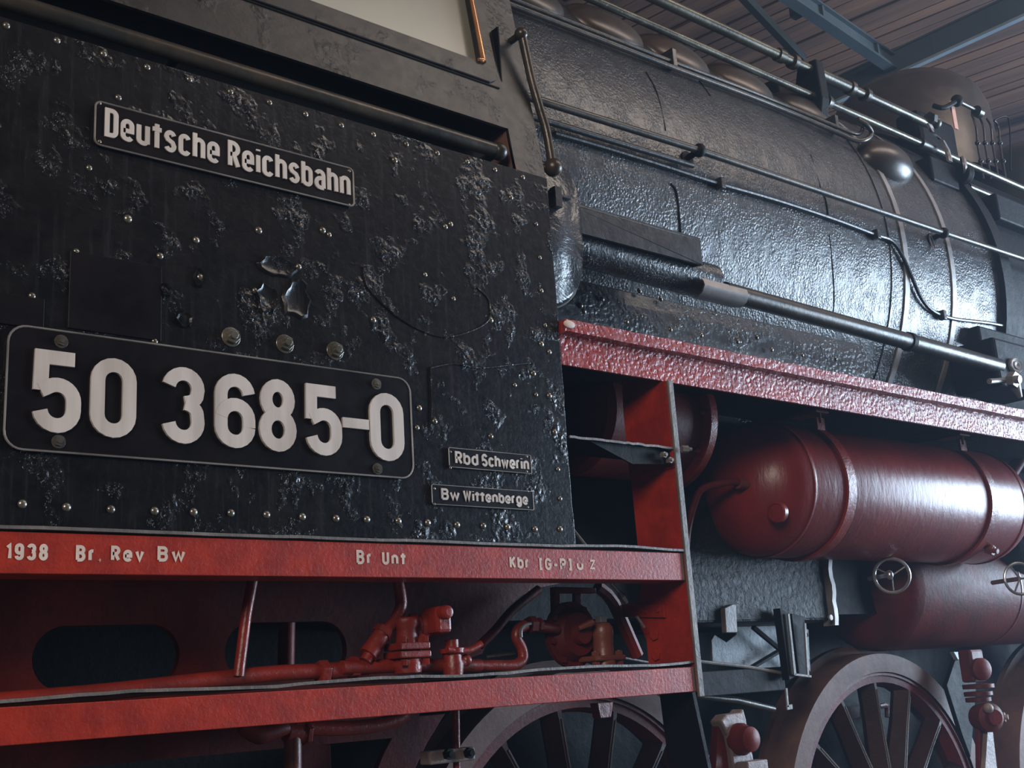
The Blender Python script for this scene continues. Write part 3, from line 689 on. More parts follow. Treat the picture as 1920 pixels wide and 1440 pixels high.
b = B(); R3 = lambda X: V((X, .52, 3.62)); p3 = at(1815, 350, .52); b.tube([p3, V((8, .52, p3.z))], .019, 12); b.build('blower_rod', 'rod', root, 'pale rod right of the valve block below the other rods')
# fittings at upper right
fit = bpy.data.objects.new('steam_fittings', None); COL.objects.link(fit); fit.location = at(1780, 300, .55); attach(fit, root); fit['label'] = 'cluster of dark valves and linkages at the far end of the rods'
b = B(); q = at(1742, 222, .58); b.hexnut(q, (1, 0, 0), .035, .03).ball(q+V((.05, 0, -.01)), .035); b.build('rod_joint', 'oily', fit)
S_ = [at(x, y, .54) for x, y in [(1744, 232), (1752, 248), (1768, 262), (1778, 280), (1783, 302)]]
b = B()
for i in range(len(S_)-1):
    a_, c_ = S_[i], S_[i+1]; w_ = .018
    b.add([a_+V((-w_, 0, 0)), a_+V((w_, 0, 0)), c_+V((w_, 0, 0)), c_+V((-w_, 0, 0)), a_+V((-w_, .012, 0)), a_+V((w_, .012, 0)), c_+V((w_, .012, 0)), c_+V((-w_, .012, 0))], [(0,1,2,3),(4,5,6,7),(0,3,7,4),(1,2,6,5),(0,1,5,4),(3,2,6,7)], True)
b.build('curved_link', 'band', fit)
b = B(); a_ = at(1780, 188, .58); c_ = at(1796, 244, .58); b.box(a_.x, a_.x+.035, .575, .583, c_.z, a_.z); b.build('pink_tag', 'tag', fit, 'faded pink flat tag')
b = B(); b.ball(at(1794, 189, .56), .032).tube([at(1794, 189, .56), at(1770, 202, .56), at(1750, 198, .60)], .013, 8, 4); b.build('lever_ball', 'dark', fit)
b = B(); b.tube([at(1802, 193, .58), at(1832, 208, .58)], .010, 8).lathe(at(1830, 208, .58), (1, 0, 0), [(0, .01), (0, .03), (.04, .03), (.04, .01)], 14); b.build('short_rod', 'rod', fit)
b = B(); q = at(1775, 262, .66); b.box(q.x-.25, q.x+.12, .66, .80, q.z-.10, q.z+.12); b.build('valve_body', 'dark', fit, bevel=.03)
b = B(); q = at(1780, 322, .50); b.box(q.x-.16, q.x+.08, .50, .66, q.z-.08, q.z+.05); b.lathe(at(1800, 325, .49), (1, -.2, 0), [(0, .0), (0, .05), (.05, .05), (.05, .03), (.02, .03)], 20); b.build('valve_block', 'dark', fit, bevel=.01)
b = B(); b.lathe(at(1803, 312, .48), (.7, -1, 0), [(0, .048), (.01, .05), (.02, .04), (.01, .034)], 20); b.build('block_ring', 'band', fit)
for k in range(4):
    x0 = 1822+k*14
    b = B(); b.tube([at(x, y, .60) for x, y in [(x0, 214-k*-4), (x0+8, 238), (x0+11, 270), (x0+16, 300), (x0+22, 335)]], .006, 8, 4); b.ball(at(x0+11, 268, .6), .014).ball(at(x0+17, 302, .6), .014)
    b.build('drain_pipe', 'black', fit)
b = B(); b.tube([at(x, y, .5) for x, y in [(1865, 225), (1885, 218), (1893, 235), (1895, 320)]], .004, 6, 4); b.build('thin_wire', 'dark', fit)
# domes behind
b = B(); dt_ = at(1690, 158, YB); dc = V((dt_.x, YB, dt_.z-.40)); b.lathe(dc, (0, 0, 1), [(-.4, .52), (.1, .50), (.22, .46), (.32, .36), (.38, .2), (.40, .0)], 40); b.build('sand_dome', 'coverm', root, 'low brown-grey dome on top of the boiler')
q = at(1880, 300, 1.0)
b = B(); b.lathe(q+V((.25, 0, -.3)), (0, 0, 1), [(-.2, .30), (.22, .30), (.34, .26), (.42, .16), (.45, .0)], 32); b.build('steam_dome', 'oily', root, 'dusty dome at the right edge behind the thin pipes')

# boiler hand rail
HY, HZ = .35, 3.165
b = B(); b.tube([(2.0, HY, 3.125), (3.03, HY, 3.158), (4.66, HY, 3.180), (7.2, HY, 3.23)], .0135, 12)
hb = b.build('boiler_handrail', 'oily', root, 'long thin handrail along the boiler side')
b = B(); b.tube([(2.0, HY+.03, 3.125-.045), (3.03, HY+.03, 3.158-.048)], .011, 10); b.build('conduit', 'black', hb)
for (x, y) in [(1311, 282), (1769, 437)]:
    p = at(x, y, HY); b = B(); b.ball(p, .025).cyl(p, p+V((0, .08, -.01)), .012).cyl(p+V((0, .055, -.01)), p+V((0, .065, -.01)), .03); b.build('rail_stanchion', 'dark', hb, 'black ball stanchion')
b = B(); b.ring(at(1748, 455, .39), (.3, -1, .1), .035, .003, 20, 6); b.build('loop_ring', 'band', hb)
b = B(); tp = [onbarrel(x, y, .012) for x, y in [(1040, 250), (1130, 276), (1240, 310), (1345, 344), (1450, 374), (1560, 410), (1640, 440), (1672, 452), (1692, 480), (1710, 520), (1728, 560), (1752, 585), (1790, 598), (1850, 605), (1892, 613)]]
b.tube(tp, .0085, 8, 4); tpo = b.build('lubricating_pipe', 'black', root, 'thin black pipe with an s-bend near the steel bands')
for (x, y) in [(1349, 346), (1641, 441), (1765, 592)]:
    p = onbarrel(x, y, .01); B().box(p.x-.012, p.x+.012, p.y-.02, p.y+.01, p.z-.02, p.z+.022).build('pipe_clip', 'black', tpo, bevel=.003)
# shroud and big feed pipe
a_ = at(1100, 400, .24); c_ = at(1318, 500, .24)
zA = at(1200, 425, .24).z; zB_ = at(1200, 466, .24).z
b = B(); b.box(2.15, at(1318, 500, .24).x, .24, .25, zB_, zA+.02).box(2.15, at(1318, 500, .24).x, .24, .43, zA+.01, zA+.02)
b.prismx([(.24, zB_), (.43, zB_+.02), (.43, zA+.02), (.24, zA+.02)], at(1318, 500, .24).x-.006, at(1318, 500, .24).x)
shd = b.build('pipe_shroud', 'black', root, 'black angled sheet shroud over the thick pipe', bevel=.002)
fy = .30; fz = 2.600
b = B(); b.tube([(2.2, .34, fz+.07), (2.8, .34, fz+.055), (3.0, .335, fz+.05)], .062, 20, 4); b.build('shrouded_pipe', 'boiler', shd)
b = B()   # open trough
tr = [(.268, fz+.022), (.262, fz+.0), (.275, fz-.022), (.30, fz-.032), (.33, fz-.025)]
xs = at(1305, 535, fy).x; xe = at(1388, 560, fy).x
sheet(b, tr, xs, xe); sheet(b, [(p[0]+(.004 if p[0] < .3 else -.004), p[1]+.004) for p in tr], xs, xe)
b.build('open_trough', 'band', shd)
b = B(); p0_ = V((3.02, fy, fz+.012)); p1_ = V((at(1872, 688, fy).x, fy, fz-.022))
b.tube([p0_, p0_.lerp(p1_, .62)], .0335, 20)
fp_ = b.build('feed_pipe', 'oily', root, 'thick dark pipe running low along the boiler')
b = B(); b.tube([p0_.lerp(p1_, .625), p1_], .0345, 20); b.build('pipe_sleeve', 'oily', fp_)
b = B(); b.lathe(p0_.lerp(p1_, .61), (p1_-p0_), [(0, .034), (0, .0385), (.025, .0385), (.025, .034)], 24); b.build('pipe_coupling', 'dark', fp_)
# valve at the right edge
q = at(1897, 690, .28)
b = B(); b.box(q.x-.12, q.x+.3, .28, .5, q.z-.09, q.z+.13); vv = b.build('check_valve', 'dark', root, 'dark valve block at the right end of the thick pipe', bevel=.015)
b = B(); b.lathe(at(1906, 685, .26), (-.25, -1, 0), [(-.03, .036), (0, .036), (.004, .032), (.002, .020), (.006, .018), (.006, .008), (.0, .0)], 24); b.build('valve_disc', 'band', vv, 'pale round disc')
b = B(); b.hexnut(at(1893, 712, .25), (0, -1, -.2), .035, .03).tube([at(1900, 720, .25), at(1912, 745, .25)], [.03, .012], 10).tube([at(1893, 712, .26), at(1855, 715, .26)], .012, 8); b.build('drain_cock', 'band', vv)
b = B(); q = at(1880, 640, .4); b.box(q.x-.2, q.x+1.4, .40, .72, q.z-.03, q.z+.05); b.build('pump_bracket', 'dark', root, 'dark bracket above the valve block at the right edge', bevel=.01)
b = B(); q = at(1900, 400, .42); b.box(q.x-.15, q.x+.9, .42, .70, q.z-.06, q.z+.08).box(q.x-.3, q.x-.15, .45, .6, q.z-.09, q.z-.02); b.build('pump_bracket', 'dark', root, 'dark bracket on the boiler at the upper right edge', bevel=.01)
b = B(); q = at(1912, 540, .52); b.lathe((q.x+.17, .64, q.z-.32), (0, 0, 1), [(0, 0), (0, .17), (.62, .17), (.66, .12), (.70, 0)], 24); b.build('air_pump', 'dark', root, 'dark upright air pump cut off by the right edge')

# ------------------------------------------------------------------ running board
XR0, XR1 = 1.972, 8.0
n = 120
def jag(z, a): return [(XR0+(XR1-XR0)*i/n, z+random.uniform(-a, a)) for i in range(n+1)]
b = B(); b.box(XR0+.004, XR1, .012, .022, 2.148, 2.232)
rb = b.build('running_board_valance', 'redrun', root, 'long red running board edge with blistered paint', bevel=.002)
t_ = jag(2.262, .0012)
b = B(); b.prism([(XR0-.003, 2.226)]+[(p[0], 2.2285+random.uniform(-.001, .001)) for p in t_]+t_[::-1], -.018, .012)
b.build('top_flange', 'redrun', rb, bevel=.003)
b = B(); b.box(XR0, XR1, .012, .70, 2.232, 2.244); b.build('walkway_plate', 'dark', rb)
b = B(); b.ball(V((XR0+.012, -.02, 2.247)), (.020, .004, .011)); b.build('chipped_corner', 'white', rb, 'chipped pale corner of the flange')

# ------------------------------------------------------------------ air tanks
def tank(name, yc, zc, r, x0, x1, dome, label, mat='tank'):
    prof = []
    for i in range(9):
        a = pi/2*i/8; prof.append((dome*(1-cos(a)), r*sin(a)*.995))
    prof[0] = (0, .0)
    L = x1-x0
    prof2 = prof+[(dome+.004, r), (L-dome-.004, r)]+[(L-h, rr) for (h, rr) in prof[::-1]]
    b = B(); b.lathe((x0, yc, zc), (1, 0, 0), prof2, 64); o = b.build(name, mat, root, label)
    return o
TY, TZ, TR = .40, 1.962, .2325
tk = tank('air_tank', TY, TZ, TR, 3.04, 4.79, .175, 'glossy red air reservoir hung in two straps under the running board')
for X in (3.212, 4.60):
    b = B(); b.lathe((X, TY, TZ), (1, 0, 0), [(0, TR), (.002, TR+.003), (.010, TR+.003), (.012, TR)], 64); b.build('weld_seam', 'tank', tk)
for X in (3.385, 4.325):
    b = B(); a0, a1 = 150, 420
    prof = []
    n = 48
    ang = [rad(128+ (232)*i/n) for i in range(n+1)]
    vs = []
    for (dx, rr) in ((0, TR+.001), (0, TR+.011), (.048, TR+.011), (.048, TR+.001)):
        vs += [(X+dx, TY+rr*cos(a), TZ+rr*sin(a)) for a in ang]
    N2 = n+1
    b.add(vs, [(l*N2+i, l*N2+i+1, ((l+1) % 4)*N2+i+1, ((l+1) % 4)*N2+i) for l in range(4) for i in range(n)], True)
    e = V((X+.022, TY+(TR+.004)*cos(ang[0]), TZ+(TR+.004)*sin(ang[0])))
    b.box(X, X+.045, e.y-.004, e.y+.006, e.z-.004, e.z+.05)
    st = b.build('tank_strap', 'redpipe', tk, bevel=.001)
    sb = B(); sb.cyl(e+V((0, 0, .03)), e+V((0, 0, .135)), .008, n=12).hexnut(e+V((0, 0, .075)), (0, 0, 1), .017, .018, False).hexnut(e+V((0, 0, .094)), (0, 0, 1), .015, .012, False)
    sb.build('strap_bolt', 'brown', tk)
    sb = B(); sb.box(X-.02, X+.055, e.y-.02, e.y+.10, e.z+.064, e.z+.074); sb.prismx([(e.y+.05, e.z+.07), (e.y+.3, e.z+.07), (e.y+.3, e.z+.2), (e.y+.12, e.z+.2)], X+.0, X+.008)
    sb.build('strap_bracket', 'reddark', tk, bevel=.002)
def ondome(x, y, Y=.33): return at(x, y, Y)
b = B(); q = onx(1452, 960, 3.062); b.lathe(q, (-1, -.15, -.05), [(-.03, .034), (-.012, .033), (-.010, .027), (-.014, .025), (-.012, .0)], 24); b.build('cast_boss', 'tank', tk)
q = onx(1405, 908, 3.07); b = B(); b.hexnut(q+V((.02, 0, 0)), (-1, 0, 0), .026, .022).lathe(q, (-1, 0, 0), [(0, .03), (.008, .03), (.008, .018), (.06, .018), (.06, .0)], 16)
b.build('pipe_union', 'brown', tk)
b = B(); b.tube([q+V((-.02, 0, 0)), q+V((-.08, -.0, .004)), onx(1320, 915, 2.90), onx(1302, 945, 2.86), onx(1290, 990, 2.83), onx(1286, 1030, 2.82)], .012, 10, 5); b.build('bent_pipe', 'reddark', tk)
b = B(); q = at(1850, 1030, .27); b.hexnut(q, (0, -1, -.3), .02, .03).ball(q+V((0, -.02, 0)), .016); b.build('drain_plug', 'brown', tk)
# second, lower tank
def elev(x, y):
    d = RX*((x-PX)/FPX) + RD*((y-PY)/FPX) + _f; return math.atan2(d.z, d.y)
eb = elev(1750, 1216); Y2, R2_ = .72, .25
# centre so that the lower tangent passes through that pixel
import itertools
zc2 = 1.6
for _ in range(40):
    D_ = sqrt((Y2+2.1)**2+(zc2-1.36)**2); m_ = math.atan2(zc2-1.36, Y2+2.1); lowt = m_-math.asin(R2_/D_)
    zc2 += (eb-lowt)*D_
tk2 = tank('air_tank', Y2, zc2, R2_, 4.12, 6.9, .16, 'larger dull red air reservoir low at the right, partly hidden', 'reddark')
b = B(); b.lathe((5.05, Y2, zc2), (1, 0, 0), [(0, R2_), (.002, R2_+.003), (.010, R2_+.003), (.012, R2_)], 64); b.build('weld_seam', 'tank', tk2)
# hand wheels and grey dome at the edge
hw = B(); hw.ring(at(1672, 1079, .35), (-1, -.55, 0), .062, .0065, 32, 8).ball(at(1668, 1078, .34), (.014, .014, .018)); 
hw.cyl(at(1668, 1078, .34), at(1668, 1078, .34)+V((.05, .12, 0)), .009)
c_ = at(1672, 1079, .35)
for k in range(3):
    a = 2*pi*k/3+.5; u_ = V((.55, -1, 0)).normalized(); hw.tube([c_, c_+(u_*cos(a)+V((0, 0, 1))*sin(a))*.062], .003, 6)
hw.build('hand_wheel', 'steel', root, 'small bright hand wheel below the glossy tank')
hw = B(); c_ = at(1912, 1085, .25); hw.ring(c_, (-.75, -1, 0), .062, .006, 32, 8); hw.cyl(c_, c_+V((.06, .15, 0)), .009)
for k in range(3):
    a = 2*pi*k/3; u_ = V((1, -.75, 0)).normalized(); hw.tube([c_, c_+(u_*cos(a)+V((0, 0, 1))*sin(a))*.062], .004, 6)
hw.build('hand_wheel', 'steel', root, 'second hand wheel cut off by the right edge')
b = B(); q = at(1895, 1020, .45); b.ball(q+V((.18, .08, -.02)), (.22, .13, .13)); b.build('sand_pipe_cover', 'casing', root, 'grey rounded cover right of the glossy tank')
b = B(); b.tube([at(1885, 905, .5), at(1920, 850, .5)], .03, 10); b.build('slanted_pipe', 'reddark', root)

# ------------------------------------------------------------------ ash pan and hangers under the tank
AY = .50
xa = at(1295, 1100, AY).x; xb_ = at(1556, 1110, AY).x; za = at(1450, 1040, AY).z; zb2 = at(1540, 1163, AY).z
b = B(); b.prismx([(AY, za+.2), (AY, zb2), (AY+.05, zb2-.004), (AY+.9, zb2-.004), (AY+.9, za+.2)], xa, xb_-.02)
ap = b.build('ash_pan', 'ash', root, 'black ash pan box below the glossy red tank', bevel=.01)
b = B(); n = 10; zz = [zb2-.02+(za+.06-zb2)*i/n for i in range(n+1)]
L_ = [(xb_-.015+.006*sin(i*1.7)-.008*(1 if i < 2 else 0), zz[i]) for i in range(n+1)]
b.prism(L_+[(p[0]+.022, p[1]) for p in L_[::-1]], AY-.02, AY+.03); b.build('end_flange', 'band', ap)
b = B(); b.lathe(at(1556, 1158, AY-.03), (0, -1, 0), [(0, .012), (.006, .010), (.007, 0)], 12); b.build('rivet', 'band', ap)
def quadp(pts, Y, t, mat, name, parent, label=None, bevel=.002):
    b = B(); P_ = [at(x, y, Y) for x, y in pts]; b.prism([(p.x, p.z) for p in P_], Y, Y+t); return b.build(name, mat, parent, label, bevel=bevel)
hg = quadp([(1462, 1140), (1480, 1150), (1494, 1268), (1480, 1275)], .46, .03, 'dark', 'hanger_frame', root, 'thin dark hanger frame in front of the pale cross-braced plate')
for pts in ([(1477, 1150), (1481, 1150), (1494, 1266), (1489, 1266)], [(1508, 1168), (1512, 1168), (1518, 1268), (1514, 1268)], [(1490, 1262), (1522, 1266), (1522, 1271), (1490, 1267)], [(1473, 1290), (1477, 1290), (1480, 1326), (1476, 1328)], [(1475, 1322), (1486, 1320), (1487, 1330), (1476, 1332)]):
    quadp(pts, .45, .006, 'dust_glint', 'frame_edge', hg)
quadp([(1484, 1150), (1508, 1156), (1516, 1266), (1498, 1266)], .47, .02, 'dark', 'frame_web', hg)
quadp([(1374, 1133), (1380, 1133), (1383, 1186), (1362, 1186), (1359, 1140)], .48, .02, 'dust_glint', 'frame_lug', hg)
lp = quadp([(1334, 1200), (1340, 1190), (1362, 1204), (1380, 1190), (1384, 1150), (1460, 1170), (1516, 1180), (1520, 1262), (1420, 1256), (1336, 1240)], .70, .01, 'girderlight', 'cross_braced_plate', root, 'pale weathered plate with diagonal braces below the ash pan')
M['chalk'] = paint('chalky weathered plate', (.33,.37,.40), (.12,.14,.16), .6, .1, .5, 60, worn=(.04,.045,.05), wornamt=.58)
lp.data.materials[0] = M['chalk']
b = B(); b.tube([at(1412, 1176, .66), at(1516, 1262, .66)], .010, 6).tube([at(1512, 1190, .66), at(1392, 1262, .66)], .010, 6); b.build('diagonal_brace', 'dark', lp)
b = B(); b.tube([at(1308, 1240, .5), at(1400, 1250, .5), at(1466, 1262, .5)], .006, 8).build('grey_rod', 'dust_glint', root)
b = B(); b.box(at(1308, 1245, .5).x, at(1470, 1262, .5).x, .5, .52, at(1400, 1300, .5).z, at(1400, 1254, .5).z); b.build('dark_stretcher', 'dark', root, bevel=.003)
b = B(); b.tube([at(1288, 1303, .55), at(1380, 1313, .55), at(1450, 1330, .55)], .012, 10).build('brake_rod', 'oily', root, 'grey rod left of the large wheel')

# ------------------------------------------------------------------ frame plate with oval openings
FY = .35
def plate_holes(outline, holes, y0, t, name, mat, parent, label=None):
    cu = bpy.data.curves.new('c', 'CURVE'); cu.dimensions = '2D'; cu.fill_mode = 'BOTH'; cu.extrude = t/2
    for pts in [outline]+holes:
        sp_ = cu.splines.new('POLY'); sp_.points.add(len(pts)-1); sp_.use_cyclic_u = True
        for i, p in enumerate(pts): sp_.points[i].co = (p[0], p[1], 0, 1)
    o = bpy.data.objects.new('c', cu); COL.objects.link(o)
    bpy.context.view_layer.update()
    me = bpy.data.meshes.new_from_object(o.evaluated_get(bpy.context.evaluated_depsgraph_get()))
    bpy.data.objects.remove(o)
    b = B(); b.add([(v.co.x, y0+t/2-v.co.z, v.co.y) for v in me.vertices], [tuple(p.vertices) for p in me.polygons])
    return b.build(name, mat, parent, label)
def oval(x0, x1, z0, z1): 
    r = (z1-z0)/2; return arc(x0+r, z0+r, r, r, 90, 270, 14)+arc(x1-r, z0+r, r, r, -90, 90, 14)
outl = [(-1.5, 1.20), (1.60, 1.20), (1.84, 1.40), (1.90, 1.44)]
# curved cut-out edge towards the bracket
outl = [(-1.5, 1.26), (1.72, 1.26), (1.74, 1.40)]+[(at(x, y, FY).x, at(x, y, FY).z) for x, y in [(905, 1225), (925, 1180), (945, 1145), (975, 1118), (1010, 1102), (1050, 1094)]]+[(2.2, 1.70), (-1.5, 1.70)]
hl = [oval(.795, 1.105, 1.408, 1.538), oval(1.21, 1.525, 1.408, 1.538), oval(.36, .68, 1.408, 1.538)]
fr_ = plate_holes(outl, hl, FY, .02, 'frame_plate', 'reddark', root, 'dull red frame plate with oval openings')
b = B(); b.box(-1.5, 2.3, .5, .52, 1.15, 1.66); 
# inner main frame, far behind
mf = B().box(-1.5, 7.5, 1.02, 1.10, .55, 1.66).build('main_frame', 'dark', root, 'dark inner main frame behind the wheels')
B().box(-1.5, 2.0, 1.1, 1.3, 1.1, 1.66).build('frame_stretcher', 'dark', mf)
B().box(-1.5, 2.34, .012, .9, 1.664, 1.677).build('cab_floor', 'dark', root)
# ------------------------------------------------------------------ pipework behind the side beams
pw = bpy.data.objects.new('brake_pipework', None); COL.objects.link(pw); pw.location = at(760, 1200, .2); attach(pw, root)
pw['label'] = 'red painted brake pipes and valves between the two side beams'
def T(pts, r, name, mat='redpipe', sm=5, parent=pw, Y=.18, label=None):
    b = B(); b.tube([at(p[0], p[1], p[2] if len(p) > 2 else Y) for p in pts], r, 14, sm); return b.build(name, mat, parent, label)
T([(476, 1075, .14), (462, 1150, .14), (447, 1268, .14)], .0115, 'drop_pipe', sm=0)
T([(-60, 1322, .16), (0, 1315), (200, 1297), (400, 1274), (520, 1262), (600, 1258), (690, 1250)], .0165, 'long_pipe', 'redpipe', 4, Y=.16)
b = B(); q = at(605, 1260, .16); b.hexnut(q+V((-.012, 0, 0)), (1, 0, 0), .026, .022, False).tube([q, at(690, 1250, .16)], .018, 12); b.build('pipe_nut', 'redpipe', pw, bevel=.002)
b = B(); q = at(655, 1252, .16); b.hexnut(q, (1, 0, 0), .024, .018, False); b.build('pipe_nut', 'redpipe', pw)
T([(745, 1085), (750, 1110), (752, 1135), (742, 1160), (722, 1185), (700, 1215), (685, 1240)], .0135, 'bent_pipe', Y=.14)
b = B(); q0 = at(715, 1190, .14); q1 = at(690, 1228, .14); b.tube([q0, q1], [.019, .022], 12).hexnut(q0, q0-q1, .024, .014, False); b.build('pipe_union', 'redpipe', pw)
T([(640, 1252), (700, 1250), (760, 1248), (860, 1248), (900, 1248)], .0155, 'valve_run', Y=.15)
# flanged valve 1
b = B(); q = at(765, 1262, .13); b.lathe(q, (0, 0, 1), [(0, .03), (.02, .034), (.03, .03)], 18).box(q.x-.042, q.x+.042, .095, .165, q.z+.032, q.z+.047).box(q.x-.040, q.x+.040, .095, .165, q.z+.050, q.z+.066)
b.lathe(q+V((0, 0, .066)), (0, 0, 1), [(0, .026), (.03, .024), (.04, .03), (.055, .03), (.06, .0)], 18)
b.build('stop_valve', 'redpipe', pw, bevel=.003)
for dx in (-.03, .03):
    for dz in (.066, .016): B().hexnut(q+V((dx, -.03, dz)), (0, 0, 1), .008, .013, False).build('flange_bolt', 'redpipe', pw)
b = B(); q0 = at(745, 1178, .17); q1 = at(830, 1172, .13); b.tube([q0, q1], .024, 16).lathe(q0, q1-q0, [(.03, .025), (.03, .031), (.045, .031), (.045, .025)], 16).lathe(q0, q1-q0, [(.055, .025), (.055, .031), (.07, .031), (.07, .025)], 16); b.build('valve_body', 'redpipe', pw)
b = B(); q = at(820, 1168, .11); b.box(q.x-.022, q.x+.020, .08, .14, q.z-.024, q.z+.036); b.cyl(q+V((-.01, -.03, .02)), q+V((-.01, -.06, .02)), .016); b.build('valve_cap', 'redpipe', pw, bevel=.008)
b = B(); b.tube([at(795, 1195, .12), at(780, 1215, .12)], .013, 10); b.build('valve_stem', 'redpipe', pw)
# cock 2
b = B(); q = at(850, 1262, .13); b.lathe(q, (0, 0, 1), [(-.01, .022), (.02, .026), (.03, .022), (.045, .022), (.045, .03), (.055, .03), (.055, .016), (.075, .016), (.078, 0)], 18); b.build('cock_body', 'redpipe', pw)
T([(838, 1218), (860, 1220), (880, 1219), (902, 1207)], .008, 'cock_handle', Y=.11)
b = B(); b.ball(at(874, 1238, .12), .014).cyl(at(850, 1245, .12), at(876, 1240, .12), .011); b.build('cock_nut', 'redpipe', pw)
T([(880, 1248), (930, 1248), (965, 1247), (980, 1235), (978, 1215), (968, 1195), (972, 1180), (985, 1172)], .0135, 'swan_neck_pipe', Y=.17)
b = B(); b.tube([at(x, y, .155) for x, y in [(977, 1195), (977, 1180), (984, 1172), (995, 1169)]], .004, 8, 4); b.build('bright_wire', 'steel', pw, 'bright bare metal on the pipe bend')
b = B(); q0 = at(985, 1172, .18); q1 = at(1045, 1180, .18); b.tube([q0, q1], .0125, 14).hexnut(q0+V((.01, 0, 0)), (1, 0, 0), .022, .02, False).hexnut(q0+V((.04, 0, 0)), (1, 0, 0), .018, .01, False); b.build('pipe_union', 'reddark', pw)
T([(910, 1232), (965, 1226)], .006, 'thin_rod', 'oily', 0, Y=.24)
T([(900, 1210), (930, 1180), (960, 1145), (1010, 1105)], .012, 'curved_stay', 'reddark', 4, Y=.30)
# distributor valve
dv = bpy.data.objects.new('distributor_valve', None); COL.objects.link(dv); dv.location = at(1100, 1240, .22); attach(dv, root); dv['label'] = 'brown-red distributor valve with upright cylinder and steel cap, right of the pipes'
q = at(1072, 1190, .20)
b = B(); b.lathe(q+V((0, .03, 0)), (0, -1, 0), [(0, .06), (.02, .085), (.035, .085), (.035, .07), (.06, .055), (.06, .03), (.08, .026), (.082, 0)], 32); b.build('round_cover', 'reddark', dv)
for k in range(8):
    a = 2*pi*k/8+.2; p = q+V((.076*cos(a), -.006, .076*sin(a))); B().hexnut(p, (0, -1, 0), .008, .008, False).build('cover_bolt', 'reddark', dv)
quadp([(1040, 1100), (1118, 1102), (1118, 1112), (1050, 1112), (1050, 1180), (1042, 1180)], .2, .02, 'reddark', 'mounting_bracket', dv)
quadp([(1078, 1112), (1090, 1112), (1090, 1150), (1078, 1150)], .21, .012, 'reddark', 'bracket_rib', dv)
q = at(1134, 1250, .15)
b = B(); b.lathe(q, (0, 0, 1), [(0, .030), (.012, .030), (.02, .027), (.07, .0265), (.085, .03), (.10, .028), (.11, .022), (.115, .0)], 24); b.build('valve_cylinder', 'brown', dv)
b = B(); b.hexnut(q+V((0, 0, .112)), (0, 0, 1), .017, .016, False); b.build('steel_cap_nut', 'steel', dv, 'bare steel hexagonal cap', bevel=.001)
b = B(); b.box(q.x-.056, q.x+.052, .12, .19, q.z+.014, q.z+.028); b.build('cylinder_flange', 'brown', dv, bevel=.004)
for dx in (-.044, .040): b = B(); b.cyl(q+V((dx, -.015, -.01)), q+V((dx, -.015, .04)), .0065, n=10).hexnut(q+V((dx, -.015, .028)), (0, 0, 1), .011, .01, False).hexnut(q+V((dx, -.015, .002)), (0, 0, 1), .011, .01, False); b.build('flange_bolt', 'brown', dv)
b = B(); b.tube([at(1085, 1178, .14), at(1108, 1168, .13)], [.006, .009], 8).ball(at(1110, 1167, .13), .008); b.build('lever', 'brown', dv)
b = B(); b.tube([at(1141, 1088, .12), at(1162, 1112, .12)], .0045, 8).tube([at(1160, 1110, .12), at(1166, 1118, .12), at(1175, 1130, .12)], [.005, .011, .007], 6).tube([at(1194, 1156, .12), at(1208, 1176, .12)], .004, 8); b.build('pull_rod', 'steel', root, 'bright slanting pull rod end by the bracket plate')
b = B(); b.tube([at(1120, 1100, .25), at(1150, 1130, .25), at(1195, 1230, .25)], .018, 8, 3); b.build('brake_lever', 'reddark', root)
T([(1165, 1233, .4), (1215, 1242, .4)], .004, 'thin_rod', 'dust_glint', 0)
T([(538, 1160, .7), (536, 1260, .7)], .022, 'upright_pipe', 'reddark', 0, parent=root)
# ------------------------------------------------------------------ below the lower beam
T([(550, 1362), (620, 1366), (690, 1362), (735, 1352), (760, 1338)], .016, 'return_pipe', 'redpipe', Y=.22, parent=root)
b = B(); q = at(555, 1378, .22); b.tube([at(535, 1372, .22), at(578, 1374, .22)], .022, 14).hexnut(at(568, 1374, .22), (1, 0, 0), .028, .012, False); 
tee = b.build('pipe_tee', 'redpipe', root, 'red pipe tee hanging below the lower beam', bevel=.002)
b = B(); b.tube([at(549, 1380, .22), at(549, 1460, .22)], .019, 14); b.build('drop_leg', 'brown', tee)
b = B(); b.tube([at(450, 1365, .2), at(485, 1378, .2), at(520, 1368, .2), at(540, 1365, .2)], [.01, .02, .018, .012], 12, 3); b.build('elbow', 'reddark', tee)
quadp([(560, 1395), (620, 1395), (622, 1460), (560, 1460)], .45, .01, 'reddark', 'side_sheet', root)
quadp([(755, 1345), (835, 1338), (800, 1395), (770, 1460), (700, 1460), (720, 1410)], .40, .02, 'reddark', 'slanting_stay', root, 'dull red slanting stay below the lower beam')
b = B(); b.tube([at(855, 1332, .2), at(857, 1460, .2)], .009, 10); hr_ = b.build('hanger_rod', 'redpipe', root, 'thin upright rod with a dusty clamp below the lower beam')
b = B(); q = at(838, 1413, .19); c1 = at(800, 1408, .18); c2 = at(887, 1425, .18); b.box(c1.x, c2.x, .17, .21, c2.z-.0, at(887, 1400, .18).z); b.build('rod_clamp', 'lamp', hr_, bevel=.004)
b = B(); b.hexnut(at(877, 1412, .165), (0, -1, 0), .013, .012).hexnut(at(838, 1414, .165), (0, -1, 0), .013, .012); b.build('clamp_nut', 'dark', hr_)
quadp([(1120, 1318), (1150, 1316), (1146, 1345), (1126, 1347)], .24, .03, 'redpipe', 'threaded_nipple', root)

